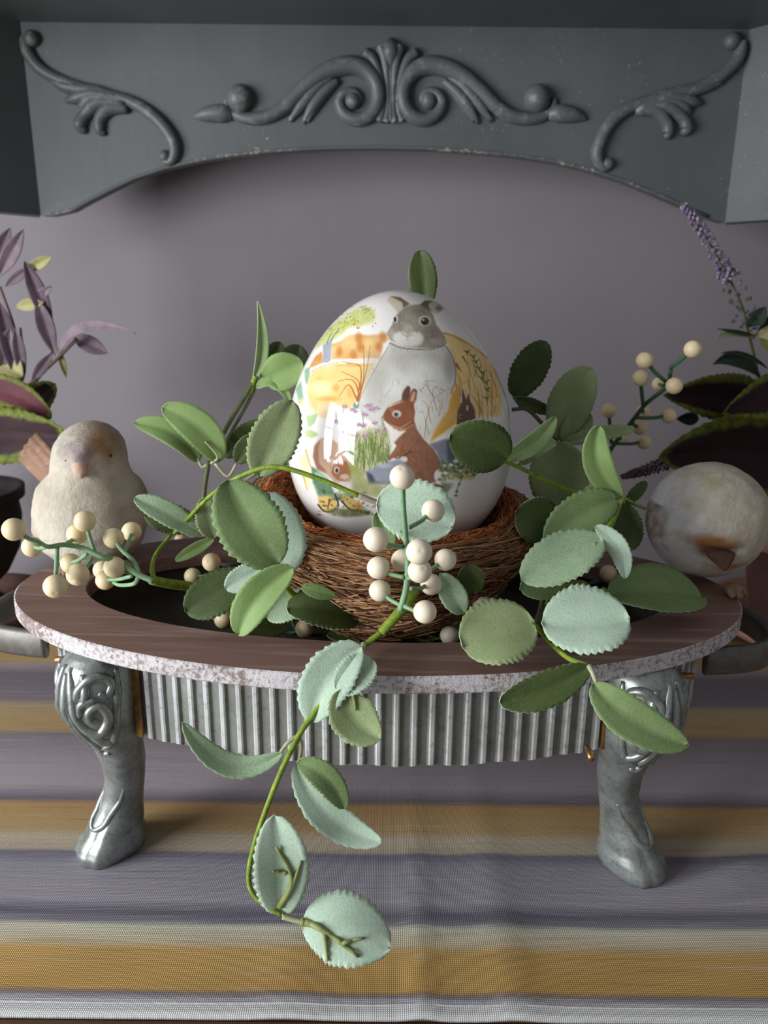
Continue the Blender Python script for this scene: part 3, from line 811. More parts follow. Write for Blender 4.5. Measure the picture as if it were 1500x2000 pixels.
    c.stroke([(690,1130),(660,1180),(640,1200)], 26, 16, (146,98,72), .9); c.stroke([(760,1160),(700,1195),(670,1200)], 12, 6, (86,54,42), .7)
    c.blob(718, 1204, 26, 20, (224,214,204), .95, 1.6); c.blob(914, 1298, 30, 42, (228,222,214), 1, 1.8); c.stroke([(840,1345),(900,1350),(940,1362)], 22, 12, (118,68,46), .9)
    # stones
    c.poly([(505,1275),(560,1245),(690,1200),(735,1230),(700,1290),(640,1335),(520,1330)], (142,146,162), 1, 5, .15)
    c.poly([(503,1270),(540,1290),(560,1330),(640,1335),(700,1300),(640,1345),(520,1345)], (62,66,84), .9, 6, .2); c.blob(610, 1240, 50, 20, (190,192,200), .7, 1)
    c.poly([(860,1118),(930,1095),(1010,1080),(1010,1200),(968,1235),(930,1232),(900,1160)], (124,126,140), 1, 5, .15); c.poly([(960,1100),(1010,1080),(1010,1200),(968,1235)], (84,86,100), .7, 5)
    # small rabbit on the left
    c.poly([(206,1190),(214,1130),(250,1085),(300,1080),(380,1140),(405,1205),(425,1262),(425,1318),(395,1355),(330,1335),(285,1292),(230,1262)], (204,166,142), 1, 4, .12)
    c.poly([(206,1190),(214,1130),(246,1090),(236,1160),(240,1225),(290,1280),(230,1262)], (156,108,82), .9, 5)
    c.poly([(308,1285),(318,1245),(352,1218),(395,1212),(420,1258),(418,1310),(385,1332),(340,1318)], (160,102,70), 1, 3, .1); c.blob(385, 1305, 34, 22, (216,194,176), .9, 1.4); c.blob(380, 1342, 42, 16, (230,222,214), .9, 1.4)
    c.blob(340, 1264, 19, 24, (220,206,192), .95, 1.6); c.blob(341, 1267, 10, 14, (60,50,46), 1, 2.5); c.stroke([(365,1310),(385,1322),(402,1310)], 4, 3, (130,92,80), .8)
    c.stroke([(300,1240),(330,1330)], 5, 4, (180,140,120), .6)
    # leaves, toadstools, moss at the bottom
    c.poly([(195,1240),(230,1265),(300,1330),(330,1400),(260,1400),(205,1340)], (72,112,84), .95, 5, .25)
    c.poly([(212,1278),(250,1275),(295,1310),(296,1345),(240,1330)], (160,190,164), 1, 3)
    c.poly([(210,1350),(320,1400),(420,1390),(440,1430),(330,1440),(240,1420)], (84,118,84), .9, 7, .4)
    c.poly([(400,1220),(480,1260),(520,1330),(600,1350),(700,1335),(680,1390),(560,1420),(430,1400),(420,1320)], (146,150,84), .85, 10, .4)
    c.poly([(232,1415),(290,1408),(345,1440),(325,1490),(270,1495),(240,1465)], (222,184,110), 1, 4, .15); c.poly([(372,1400),(430,1425),(490,1460),(478,1495),(410,1480),(365,1440)], (220,184,112), 1, 4, .15); c.blob(462, 1470, 26, 24, (196,136,52), .8, 1)
    for p in ([(236,1460),(270,1497),(320,1495),(350,1450)],[(368,1440),(415,1485),(485,1498)],[(300,1430),(290,1480)],[(330,1400),(350,1460),(340,1490)]): c.stroke(p, 10, 6, (58,50,36), .85)
    c.poly([(265,1490),(360,1480),(500,1485),(545,1510),(470,1525),(390,1530),(320,1520)], (92,98,54), .9, 7, .35)
    for _ in range(60): c.blob(R.uniform(230, 560), R.uniform(1380, 1525), R.uniform(5, 14), R.uniform(4, 9), R.choice(((60,78,48),(96,106,56),(140,140,76),(52,64,44))), .6, 1.4)
    c.poly([(125,1180),(165,1170),(190,1220),(190,1310),(200,1390),(165,1340),(140,1260)], (232,216,160), .9, 8, .3); c.stroke([(165,1150),(185,1220),(200,1260)], 12, 5, (206,150,76), .7); c.stroke([(150,1290),(175,1380)], 12, 4, (200,160,80), .7)
    c.poly([(165,960),(235,945),(215,1000),(180,1030)], (164,188,140), .95, 3); c.poly([(160,1040),(195,1035),(240,1065),(200,1085),(165,1075)], (176,192,132), .9, 3)
    c.poly([(160,700),(190,678),(188,730),(172,790),(160,760)], (132,168,136), .9, 3); c.poly([(110,810),(140,760),(155,860),(130,900)], (124,164,132), .85, 5); c.blob(140, 880, 16, 24, (206,200,128), .8, 1.4)
    # moss on the right
    for _ in range(110):
        u = R.random(); x = 930+u*210+R.uniform(-15, 15); y = 1235+R.uniform(-25, 90)*(1-u*.6)+u*20
        c.blob(x, y, R.uniform(8, 20), R.uniform(6, 14), R.choice(((70,86,48),(104,112,62),(54,70,42),(140,136,76))), .6, 1.3)
    c.blob(1010, 1300, 70, 34, (186,178,120), .6, 1); c.blob(1080, 1305, 50, 20, (190,160,86), .6, 1)
    c.stroke([(1050,1250),(1040,1320),(1020,1370),(1015,1400)], 7, 4, (84,100,60), .8)
    for x, y in ((1045,1300),(1030,1345),(1016,1385),(1012,1408)): c.blob(x, y, 12, 8, (96,110,64), .8, 1.5)
    c.poly([(925,1330),(1000,1340),(960,1400),(940,1420)], (84,98,58), .8, 8, .3)
    return c
def make_egg():
    cx, cz, a, b, k, tl = .0138, .3129, .0815, .0963, .1382, .0337
    cv = paint_egg()
    nr = 430
    fr = np.linspace(-PI, 0, 520)           # printed half, finely divided
    bk = np.linspace(0, PI, 60)[1:-1]
    ph = np.concatenate([fr, bk]); n = len(ph)
    th = np.linspace(0.004, PI-.004, nr)
    T, H = np.meshgrid(th, ph, indexing='ij')
    rr = a*np.sin(T)*(1-k*np.cos(T))
    q = np.stack([rr*np.cos(H), rr*np.sin(H), b*np.cos(T)], -1)
    c_, s_ = math.cos(tl), math.sin(tl)
    q = q @ np.array([[c_, 0, -s_], [0, 1, 0], [s_, 0, c_]]).T
    # drawing units of the print for every point of the front half of the shell
    eye = np.array(CAM)-np.array([cx, 0, cz]); d = q-eye
    zc = d @ np.array(FW)
    u = ((750+FPX*(d @ np.array(RT))/zc)-540)*2.885*cv.K; v = ((1000-FPX*(d @ np.array(UP))/zc)-480)*2.885*cv.K
    u = np.clip(u, 0, cv.w-2); v = np.clip(v, 0, cv.h-2)
    i, j = v.astype(int), u.astype(int); fy, fx = (v-i)[..., None], (u-j)[..., None]
    A_ = cv.a
    col = A_[i, j]*(1-fy)*(1-fx)+A_[i+1, j]*fy*(1-fx)+A_[i, j+1]*(1-fy)*fx+A_[i+1, j+1]*fy*fx
    # the print ends at the side of the shell
    nrm = q/np.linalg.norm(q, axis=-1, keepdims=True); facing = np.einsum('ijk,ijk->ij', nrm, -d/np.linalg.norm(d, axis=-1, keepdims=True))
    f = np.clip((facing+.02)/.06, 0, 1)[..., None]
    col = col*f+np.array((236, 231, 226))*(1-f)
    col = col/255.; col = np.where(col <= .04045, col/12.92, ((col+.055)/1.055)**2.4)
    me = bpy.data.meshes.new('printed_egg')
    nv = nr*n
    idx = np.arange(nv).reshape(nr, n); nxt = np.roll(idx, -1, 1)
    faces = np.stack([idx[:-1], idx[1:], nxt[1:], nxt[:-1]], -1).reshape(-1, 4)
    nf = len(faces)
    me.vertices.add(nv); me.vertices.foreach_set('co', q.reshape(-1))
    me.loops.add(nf*4); me.loops.foreach_set('vertex_index', faces.reshape(-1))
    me.polygons.add(nf); me.polygons.foreach_set('loop_start', np.arange(nf)*4); me.polygons.foreach_set('loop_total', np.full(nf, 4))
    me.update(calc_edges=True); me.validate()
    me.polygons.foreach_set('use_smooth', np.ones(len(me.polygons), bool))
    at = me.color_attributes.new('print', 'FLOAT_COLOR', 'POINT')
    at.data.foreach_set('color', np.concatenate([col.reshape(-1, 3), np.ones((nv, 1))], 1).reshape(-1))
    m = NT('egg_glazed_print').set(.06, 0, .55, 0)
    m.color(m.attr('print').outputs['Color'])
    me.materials.append(m.mat)
    o = link(bpy.data.objects.new('decorated_egg', me)); o.location = (cx, 0, cz)
    tag(o, 'large glazed white egg printed with rabbits and flowers, sitting in the nest', 'egg')
make_egg()

# ------------------------------------------------------------------ bird figurines
def fbm(p, s, o=4):
    v = 0; a = .5
    for _ in range(o):
        v += a*mnoise.noise(Vector(p)*s); s *= 2; a *= .5
    return v
def bird_mat(name):
    m = NT(name).set(.8, 0, .2)
    m.color(m.mix(m.rng(m.noise(220, 4, .7), .35, .7, 0, .35), m.attr('tint').outputs['Color'], m.mix(.55, m.attr('tint').outputs['Color'], rgb(120,104,88))))
    m.bump(m.noise(260, 5, .75), .7, .0025)
    return m.mat
def tinted(o, fn):
    me = o.data; at = me.color_attributes.new('tint', 'FLOAT_COLOR', 'POINT'); buf = []
    for v in me.vertices: buf += list(fn(v.co))[:3]+[1]
    at.data.foreach_set('color', buf)
def mixc(a, b, t):
    t = max(0, min(1, t)); return tuple(a[i]+(b[i]-a[i])*t for i in range(3))
BM = bird_mat('bird_resin')
TAILM = wood_mat('bird_tail_brown', rgb(134,102,82), rgb(104,76,60), rgb(176,142,118), 1)
FOOTM = simple('bird_foot', rgb(150,122,100), rgb(118,94,76), 120, .8, bump=.4)
def foot(parent, x, y, z, a):
    m = MB()
    for k in (-.55, 0, .55):
        d = Vector((math.cos(a+k), math.sin(a+k), 0))
        c = Vector((x, y, z+.0045))
        m.tube([c-d*.003, c+d*.004+Vector((0,0,.0012)), c+d*.009, c+d*.0125+Vector((0,0,-.0022))], [.0035,.0044,.0036,.0014], 8)
    return m.build('foot', FOOTM, parent)
# left bird, upright, looking at the viewer
bl = empty('bird_figurine', (-.2365, .046, HB)); tag(bl, 'upright pale stone bird figurine with brown cap at the left end of the board', 'figurine')
SEC = [(.002,.018,0,0),(.008,.034,0,0),(.018,.043,-.001,0),(.032,.0475,-.001,.002),(.046,.0475,-.001,.004),(.056,.0462,0,.004),(.065,.0425,.0005,.002),(.071,.0375,.002,-.001),(.077,.0330,.004,-.004),(.085,.0306,.005,-.006),(.094,.0298,.006,-.007),(.102,.0275,.007,-.007),(.109,.0225,.007,-.005),(.114,.0155,.007,-.003),(.117,.007,.007,-.002)]
sz = [s[0] for s in SEC]
rings = []
for z in np.linspace(.002, .117, 70):
    r, ox, oy = (float(np.interp(z, sz, [s[i] for s in SEC])) for i in (1, 2, 3))
    ring = []
    for k in range(72):
        q = 2*PI*k/72; p = Vector((ox+r*.945*math.cos(q), oy+r*1.0*math.sin(q), z))
        p += Vector((math.cos(q), math.sin(q), 0))*(fbm(p, 60)*.0022)
        dq = (q+PI/2-.15+PI) % (2*PI)-PI      # brow groove beside the beak
        if z > .08: p += Vector((math.cos(q), math.sin(q), 0))*(.0035*math.exp(-dq*dq/.05)*math.exp(-((z-.094)/.014)**2))
        ring.append(p)
    rings.append(ring)
ob = MB().loft(rings).build('body', BM, bl)
def tl(c):
    b = mixc(rgb(206,198,182), rgb(178,168,150), fbm(c, 40)+.4)
    if c.z > .07:
        hx = (c.x-.006)*.93+(c.y+.007)*.37; hv = (c.x-.006)*.37-(c.y+.007)*.93
        d1 = math.hypot(hx-.009, (c.z-.104))
        if hv > 0: b = mixc(b, rgb(146,108,78), 1.25-d1/.017+fbm(c, 120)*.5)
        d2 = math.hypot(hx+.010, c.z-.097)
        if hv > 0: b = mixc(b, rgb(128,112,120), 1.05-d2/.015+fbm(c, 150)*.8)
    b = mixc(b, rgb(150,128,108), (fbm(c, 25)-.12)*2)
    return b
tinted(ob, tl)
bk = Vector((.0100, -.0370, .0905)); bR = Vector((.93, .37, 0)); bV = Vector((.37, -.93, 0))
m = MB(); m.loft([[bk+bR*(.0078*math.cos(a)*s)-bV*(.010+o)+Vector((0, 0, .0095*math.sin(a)*s-dz)) for a in [2*PI*k/16 for k in range(16)]] for s, o, dz in ((1, 0, 0), (.9, -.007, .001), (.62, -.0125, .004), (.2, -.0165, .008))])
beak = m.build('beak', simple('bird_beak', rgb(196,164,146), rgb(170,138,120), 150, .75, bump=.4), bl, fix=True)
for s in (-1, 1):
    e = Vector((-.0010, -.0345, .0925)) if s < 0 else Vector((.0285, -.0235, .0945))
    MB().ball(e, .0015, 10).build('eye', URN, bl)
tb = MB(); ax = Vector((-.036, .026, .024)).normalized(); sd = Vector((.62, .05, .78)).normalized(); sd = (sd-ax*sd.dot(ax)).normalized(); nn = ax.cross(sd)
rings = []
for u in np.linspace(0, 1, 8):
    c = Vector((-.029, .022, .059))+ax*(.056*u); ring = []
    for k in range(36):
        q = 2*PI*k/36; gro = .0011*math.cos(12*q)*(.4+.6*u)
        ring.append(c+sd*((.0135+.002*u)*math.cos(q))+nn*((.0045+gro)*math.sin(q)))
    rings.append(ring)
tb.loft(rings).build('tail', TAILM, bl, fix=True)
tl_o = bl
foot(bl, .030, -.024, 0, -1.0); foot(bl, -.008, -.030, 0, -1.7)
# right bird, round, head tucked down
br = empty('bird_figurine', (.2575, .021, HB)); tag(br, 'round whitewashed bird figurine with tucked brown beak at the right end of the board', 'figurine')
RB = .0452; cz = .0485
fdir = Vector((-.12, -.96, -.22)).normalized()         # where the beak points
fs_ = fdir.cross(Vector((0, 0, 1))).normalized(); fu = fs_.cross(fdir)
rings = []
for i in range(1, 64):
    th = PI*i/64; ring = []
    for k in range(96):
        q = 2*PI*k/96; n_ = Vector((math.sin(th)*math.cos(q), math.sin(th)*math.sin(q), -math.cos(th)))
        r = RB*(1+.02*n_.x*n_.x)+fbm(n_, 4)*.0012
        a = n_.dot(fs_); b_ = n_.dot(fu); f_ = n_.dot(fdir)
        if f_ > .5:
            r += .0032*math.exp(-(a/.32)**2)*math.exp(-((b_-.10)/.07)**2)        # brow ridge
            r -= .0022*math.exp(-(a/.30)**2)*math.exp(-((b_+.02)/.05)**2)
        ring.append(n_*r+Vector((0, 0, cz)))
    rings.append(ring)
ob = MB().loft(rings).build('body', BM, br)
SP = [(-.62,.42,.13),(.05,.62,.15),(-.75,-.05,.12),(.62,.25,.16),(-.25,.78,.2),(.8,.0,.13)]
def tr_(c):
    n_ = (c-Vector((0, 0, cz))).normalized(); a = n_.dot(fs_); b_ = n_.dot(fu); f_ = n_.dot(fdir)
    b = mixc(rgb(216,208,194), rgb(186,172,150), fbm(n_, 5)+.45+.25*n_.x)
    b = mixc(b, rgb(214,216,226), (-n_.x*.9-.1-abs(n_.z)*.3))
    if f_ > .1:
        nz = fbm(n_, 9)*.7
        b = mixc(b, rgb(150,96,52), 1.6-math.hypot((a-.12)/.36, (b_-.09)/.12)+nz*.8)
        b = mixc(b, rgb(104,72,56), 1.5-math.hypot((a-.08)/.27, (b_+.06)/.10)+nz*.8)
        b = mixc(b, rgb(164,112,58), 1.2-math.hypot((a+.22)/.34, (b_+.40)/.12)+nz)
    for x, y, r in SP:
        b = mixc(b, rgb(198,184,150), 1.1-math.hypot(n_.x-x, n_.z-y)/r*1.3+fbm(n_, 9)*.5 if n_.y < 0 else 0)
    b = mixc(b, rgb(122,98,72), (-n_.x-.82)*5+fbm(n_, 6)) if n_.z < .3 else b
    return b
tinted(ob, tr_)
bk = Vector((0, 0, cz))+fdir*(RB+.001)-fu*.0045
m = MB(); rings = []
for s, o, dz in ((1, -.006, 0), (.9, .000, .001), (.66, .0035, .003), (.35, .006, .006), (.1, .0072, .0085)):
    rings.append([bk+fs_*(.0105*s*math.cos(2*PI*k/16)*(1+.15*math.sin(k*2.1))-.003*(1-s))+fu*(.0050*s*math.sin(2*PI*k/16)-dz)+fdir*o for k in range(16)])
m.loft(rings); m.build('beak', simple('bird_beak_dark', rgb(104,74,58), rgb(82,56,46), 150, .75, bump=.5), br, fix=True)
foot(br, -.024, -.024, 0, -1.9); foot(br, .009, -.036, 0, -1.3)

# ------------------------------------------------------------------ leaves, stems, berries
def make_leaf(parent, base, tip, Yb, Yt, wpx, top='green', under='sage', tilt=0, fold=12, curl=.06, mid=None, teeth=13, amp=.065, wide=.5, name='leaf', point=.47, vein=None, wave=.05):
    Bp, Tp = P(base[0], base[1], Yb), P(tip[0], tip[1], Yt)
    Mp = P(mid[0], mid[1], mid[2] if len(mid) > 2 else (Yb+Yt)/2) if mid else (Bp+Tp)*.5
    L = (Tp-Bp).length; zc = zc_of(Mp)
    wd = wpx*zc/FPX*.5/max(.35, math.cos(math.radians(abs(tilt))))
    ax0 = (Tp-Bp).normalized(); tc = (CAM-Mp).normalized()
    n0 = (tc-ax0*tc.dot(ax0)).normalized()
    ref = Vector((0, 0, 1)) if abs(ax0.z) < .72 else Vector((-1, 0, 0))
    s0 = ax0.cross(n0); sg = 1 if s0.dot(ref) >= 0 else -1
    a = math.radians(tilt)
    n1 = n0*math.cos(a)+s0*(sg*math.sin(a)); s1 = ax0.cross(n1)
    Mp = Mp+n1*(curl*L)
    Q = Mp*2-(Bp+Tp)*.5
    NU, NV = (3*teeth+3 if teeth else 20), 10
    fo = math.radians(fold); seed = random.uniform(0, 9)
    vs, ed = [], []
    for i in range(NU+1):
        u = i/NU
        c = Bp*(1-u)**2+Q*(2*u*(1-u))+Tp*u*u
        t = ((Q-Bp)*(1-u)+(Tp-Q)*u).normalized()
        n_ = (n1-t*n1.dot(t)).normalized(); s_ = t.cross(n_)
        uu = u**(math.log(.5)/math.log(wide))
        hw = max(.012, math.sin(PI*min(1, max(0, uu)))**point)*wd
        for j in range(NV+1):
            v = 2*j/NV-1
            h = hw
            if teeth and abs(v) == 1: h *= 1+amp*(((u*teeth) % 1)*1.0-.35)*2*(1 if 0.03 < u < .985 else 0)
            rip = wave*wd*math.sin(7*u+seed+2*v)*abs(v)
            vs.append(c+s_*(v*h*math.cos(fo*abs(v)))+n_*(abs(v)*h*math.sin(fo)-.07*wd*(1-abs(v))**3+rip)); ed.append(max(abs(v), .9*abs(2*u-1)**3 if u > .5 else abs(v)))
    fs = [(i*(NV+1)+j, i*(NV+1)+j+1, (i+1)*(NV+1)+j+1, (i+1)*(NV+1)+j) for i in range(NU) for j in range(NV)]
    mb = MB().add(vs, fs); me = mb.mesh(name, [LM[top], LM[under], FELT if teeth and not top.startswith('coleus') else LM[top]])
    if me.polygons[len(fs)//2].normal.dot(n1) < 0:
        me.flip_normals()
    at = me.attributes.new('edge', 'FLOAT', 'POINT'); at.data.foreach_set('value', ed)
    o = link(bpy.data.objects.new(name, me), parent)
    so = o.modifiers.new('solid', 'SOLIDIFY'); so.thickness = .0006; so.offset = -1; so.material_offset = 1; so.material_offset_rim = 2
    if vein:
        vb = MB()
        for poly, r0 in vein:
            pts = []
            for (x, y) in smooth_line(poly, 4):
                # nearest point of the leaf surface in the flat outline, lifted clear of it
                best = min(range(len(vs)), key=lambda k: ((vs[k]-P(x, y, vs[k].y)).length))
                q = P(x, y, vs[best].y)
                pts.append(q+tc*.0012)
            k = len(pts)
            vb.tube(pts, [r0*(1-.6*i/(k-1)) for i in range(k)], 6)
        vb.build('vein', STEM_D2, o)
    return o
STEM_D2 = simple('vein_moss', rgb(142,150,92), rgb(120,130,74), 160, .5)
def stems(parent, lines, mat, name='stem'):
    """lines: list of (points (px,py,Y), r0, r1); each line one round stem"""
    for ln in lines:
        pts, r0, r1 = ln[:3]
        sm = smooth_line([tuple(P(*p)) for p in pts], 6); k = len(sm)
        MB().tube(sm, [r0+(r1-r0)*i/(k-1) for i in range(k)], 8).build(ln[4] if len(ln) > 4 else name, ln[3] if len(ln) > 3 and ln[3] else mat, parent)
BD = .0135
_bm = {}
def berry_mesh(mat):
    if mat.name not in _bm:
        m = MB(); r = BD/2
        prof_ = [(r*math.sin(PI*i/18), -r*math.cos(PI*i/18)) for i in range(1, 18)]
        prof_[-1] = (r*.14, r*.965)
        m.lathe([(.0002, -r)]+prof_+[(.0003, r*.945)], n=24)
        _bm[mat.name] = m.mesh('berry', mat)
    return _bm[mat.name]
def cluster(parent, berries, main, mat_b, mat_s, rs=.0016, zdef=None):
    """berries: (px, py, size px, join px, join py, join size); depth follows from the size of the berry"""
    root = parent
    def dp(x, y, s): return D(x, y, FPX*BD/s)
    if main:
        sm = smooth_line([tuple(dp(*p)) for p in main], 5); k = len(sm)
        MB().tube(sm, [rs*(1.25-.4*i/(k-1)) for i in range(k)], 8).build('stalk', mat_s, root)
    for b in berries:
        c = dp(*b[:3])
        o = link(bpy.data.objects.new('berry', berry_mesh(mat_b)), root)
        o.location = c
        j = dp(*b[3:6]) if len(b) >= 6 else None
        if j is not None:
            d = (c-j)
            o.rotation_euler = d.to_track_quat('Z', 'Y').to_euler()
            mdl = (c+j)*.5+Vector((0, 0, -.001))
            MB().tube(smooth_line([tuple(j), tuple(mdl), tuple(c-d.normalized()*BD*.42)], 4), rs*.85, 7).build('stalk', mat_s, root)
def spray(label, px, py, Y):
    e = empty('foliage_spray', P(px, py, Y)); tag(e, label, 'foliage', 'artificial leaf and berry sprays around the nest')
    class _W: pass
    return e
def done(root):
    bpy.context.view_layer.update()
    inv = Matrix.Translation(root.location).inverted()
    for ch in root.children:
        ch.matrix_parent_inverse = inv
# ------------------------------------------------------------------ potted plants at both sides
def saucer(x, y, r, mat, label):
    o = MB().lathe([(r*.62, 0), (r*.70, 0), (r*.92, .016), (r, .026), (r*1.0, .030), (r*.94, .030), (r*.86, .019), (r*.66, .007), (.002, .006)], n=56).build('saucer', mat, None, fix=True)
    o.location = (x, y, .0003); return tag(o, label, 'saucer')
LX, LY = -.515, .335
sL = saucer(LX, LY, .100, TERRA_D, 'brown terracotta saucer under the dark urn at the left')
pl = empty('potted_plant', (LX, LY, .0072)); tag(pl, 'dark urn of burgundy coleus and mauve sage leaves at the left edge', 'potted plant')
MB().lathe([(.045,0),(.052,.004),(.05,.012),(.034,.03),(.032,.042),(.05,.06),(.066,.09),(.072,.13),(.070,.15),(.078,.155),(.079,.167),(.072,.168),(.066,.158),(.064,.15),(.002,.15)], n=48).build('pot', URN, pl, fix=True).location = (LX, LY, .0072)
for a in [((-80,770),(100,818),.24,.20,64,'coleus_red','coleus',0,10,.12,(30,770)), ((-90,850),(130,852),.24,.17,112,'coleus','coleus',0,8,.05,None), ((-10,840),(108,750),.28,.25,74,'coleus','coleus',0,8,.05,None), ((-90,830),(60,800),.27,.25,90,'coleus','coleus',0,8,.05,None)]:
    make_leaf(pl, a[0], a[1], a[2], a[3], a[4], a[5], a[6], a[7], a[8], a[9], a[10], 16, .05, .45, 'coleus_leaf')
for a in [((-5,545),(46,448),30,'mauve_grey'),((-15,520),(20,445),26,'mauve'),((104,645),(48,510),34,'mauve'),((108,695),(72,585),34,'mauve_grey'),((38,748),(-2,590),36,'mauve'),((46,742),(30,640),24,'mauve_grey'),((62,745),(102,690),22,'mauve'),
          ((130,738),(112,676),13,'straw'),((48,530),(102,500),22,'straw'),((30,600),(85,590),24,'straw'),((-10,700),(45,735),60,'straw'),((10,560),(60,520),18,'mauve'),((0,740),(20,640),40,'mauve_grey'),((140,655),(210,690),34,'mauve'),((60,590),(100,560),20,'mauve_grey')]:
    make_leaf(pl, a[0], a[1], .30, .29, a[2], a[3], a[3], 0, 14, .06, None, 0, 0, .55, 'sage_leaf', .8)
make_leaf(pl, (112,700), (266,652), .29, .25, 20, 'mauve_grey', 'mauve', 20, 14, .02, (165,640), 0, 0, .5, 'sage_leaf', .8)
stems(pl, [([(-30,800,.31),(40,745,.30),(30,650,.30),(0,560,.30)], .0022, .0014), ([(10,810,.31),(65,745,.30),(112,700,.29),(150,662,.28)], .0024, .0018), ([(0,800,.31),(70,745,.30),(100,690,.30),(105,640,.30)], .0018, .0012), ([(-20,800,.31),(45,740,.3),(40,640,.3)], .0018, .0012)], simple('stem_mauve', rgb(104,80,70), rgb(84,64,58), 90, .7))
RX, RY = .532, .33
sR = saucer(RX, RY, .122, TERRA, 'pale pink terracotta saucer under the pot at the right')
pr = empty('potted_plant', (RX, RY, .0072)); tag(pr, 'brown pot of burgundy coleus and a purple lavender spike at the right edge', 'potted plant')
MB().lathe([(.055,0),(.062,.004),(.072,.05),(.080,.10),(.082,.112)], n=48).build('pot', TERRA_D, pr, fix=True).location = (RX, RY, .0072)
MB().lathe([(.083,.110),(.090,.112),(.091,.128),(.086,.131),(.078,.130),(.076,.118),(.003,.116)], n=48).build('pot_rim', TERRA, pr, fix=True).location = (RX, RY, .0072)
for a in [((1500,800),(1297,772),.27,.20,98,'coleus',0,(1400,775)), ((1640,770),(1411,808),.24,.16,108,'coleus',0,(1520,770)), ((1660,930),(1288,893),.25,.19,190,'coleus',0,(1460,890)), ((1600,990),(1430,960),.26,.22,120,'coleus',0,None)]:
    make_leaf(pr, a[0], a[1], a[2], a[3], a[4], a[5], 'coleus', a[6], 10, .06, a[7], 20, .05, .42, 'coleus_leaf', .75)
for a in [((1486,738),(1393,712),30,'bottle',(1435,700)),((1500,720),(1410,690),10,'bottle',(1450,692)),((1365,818),(1322,818),26,'bottle',None),((1475,662),(1400,660),13,'sage',(1430,650)),((1475,655),(1402,642),8,'bottle',None),((1478,655),(1540,640),30,'straw',None),((1485,655),(1520,690),24,'olive',None),((1465,640),(1495,600),36,'bottle',None),((1480,645),(1550,610),30,'bottle',None)]:
    make_leaf(pr, a[0], a[1], .26, .24, a[2], a[3], a[3], 0, 14, .05, a[4], 0, 0, .5, 'slim_leaf', .8)
sp_px = [(1331,396,.24),(1368,446,.245),(1412,520,.25),(1448,595,.255),(1462,650,.26),(1478,720,.27),(1488,800,.28)]
stems(pr, [(sp_px, .0008, .0018), ([(1470,660,.26),(1490,640,.26),(1530,600,.26)], .0012, .001), ([(1215,932,.2),(1270,915,.21),(1340,890,.23),(1500,880,.28)], .0007, .0016), ([(1488,740,.27),(1500,800,.28),(1560,900,.3)], .002, .0024)], STEM_D)
LAV = [simple('lavender_floret', rgb(130,114,138), rgb(104,90,114), 200, .8), simple('lavender_pale', rgb(160,146,168), rgb(134,120,144), 200, .8), simple('lavender_bud', rgb(92,88,80), rgb(70,72,62), 200, .8), simple('plume_mauve', rgb(104,78,88), rgb(80,60,70), 200, .85)]
def spike(pts, n, r0, r1, mats, size, name):
    sm = [Vector(p) for p in smooth_line([tuple(P(*p)) for p in pts], 12)]; m = MB()
    for i in range(n):
        u = (i+random.random())/n; k = min(len(sm)-2, int(u*(len(sm)-1))); c = sm[k].lerp(sm[k+1], u*(len(sm)-1)-k); t = (sm[k+1]-sm[k]).normalized()
        q = i*2.399; a = t.orthogonal().normalized(); b = t.cross(a); rr = (r0+(r1-r0)*u)
        d = a*math.cos(q)+b*math.sin(q)
        m.ball(c+d*rr*random.uniform(.6, 1.05), size*random.uniform(.7, 1.2), 6, random.choice(mats), (1, 1, random.uniform(.9, 1.4)))
        if i % 2: m.tube([c, c+d*rr], size*.3, 4, mats[-1], False)
    return tag(m.build(name, LAV, pr), kind='stuff')
spike([(1333,400,.24),(1368,446,.245),(1412,520,.25),(1425,545,.25)], 120, .003, .0105, (0, 0, 1), .0019, 'flower_spike')
spike([(1425,545,.25),(1448,595,.255),(1462,650,.26)], 26, .010, .014, (2, 2, 0), .0019, 'bud_stem')
spike([(1214,932,.2),(1270,915,.21),(1345,888,.23)], 300, .002, .011, (3, 3), .0012, 'flower_spike')
for e in (pl, pr): done(e)
for e in (pl, pr):
    for ch in e.children:
        if ch.name.startswith(('pot',)): pass

# ------------------------------------------------------------------ leaf and berry sprays round the nest
# --- trailing vine hanging over the front edge, with the big cream berry cluster
v = spray('trailing vine of mint leaves and a cream berry cluster hanging over the front edge', 720, 1245, -.118)
stems(v, [([(812,1150,-.11),(795,1178,-.114),(772,1205,-.117),(745,1235,-.119)], .0038, .0030, None, 'taped_stem'),
          ([(745,1235,-.119),(715,1258,-.124),(690,1285,-.136),(655,1330,-.158),(620,1385,-.166),(586,1432,-.172),(552,1500,-.180),(520,1580,-.188),(497,1650,-.195),(486,1705,-.200),(492,1742,-.204),(520,1770,-.208),(550,1787,-.21)], .0020, .0013),
          ([(712,1258,-.124),(702,1275,-.132),(690,1290,-.14)], .0022, .0014, PETI, 'petiole'), ([(585,1437,-.172),(566,1447,-.174),(548,1468,-.176)], .0015, .001, PETI, 'petiole'),
          ([(583,1440,-.172),(588,1458,-.174),(583,1492,-.176)], .0016, .001, PETI, 'petiole'), ([(552,1790,-.21),(575,1797,-.211),(600,1803,-.212)], .0016, .0014, PETI, 'petiole')], STEM_G)
make_leaf(v, (706,1262), (606,1410), -.150, -.168, 98, 'mint', 'sage', 10, 12, .05, (645,1325))
make_leaf(v, (727,1288), (660,1352), -.152, -.166, 74, 'mint', 'sage', 10, 18, .05)
make_leaf(v, (668,1345), (744,1443), -.166, -.178, 92, 'sage', 'mint', 0, 16, -.06, (690,1400), vein=[([(688,1352),(692,1368),(695,1388)], .0014)])
make_leaf(v, (552,1470), (357,1412), -.176, -.186, 46, 'frost', 'mint', 0, 10, 0, (450,1494))
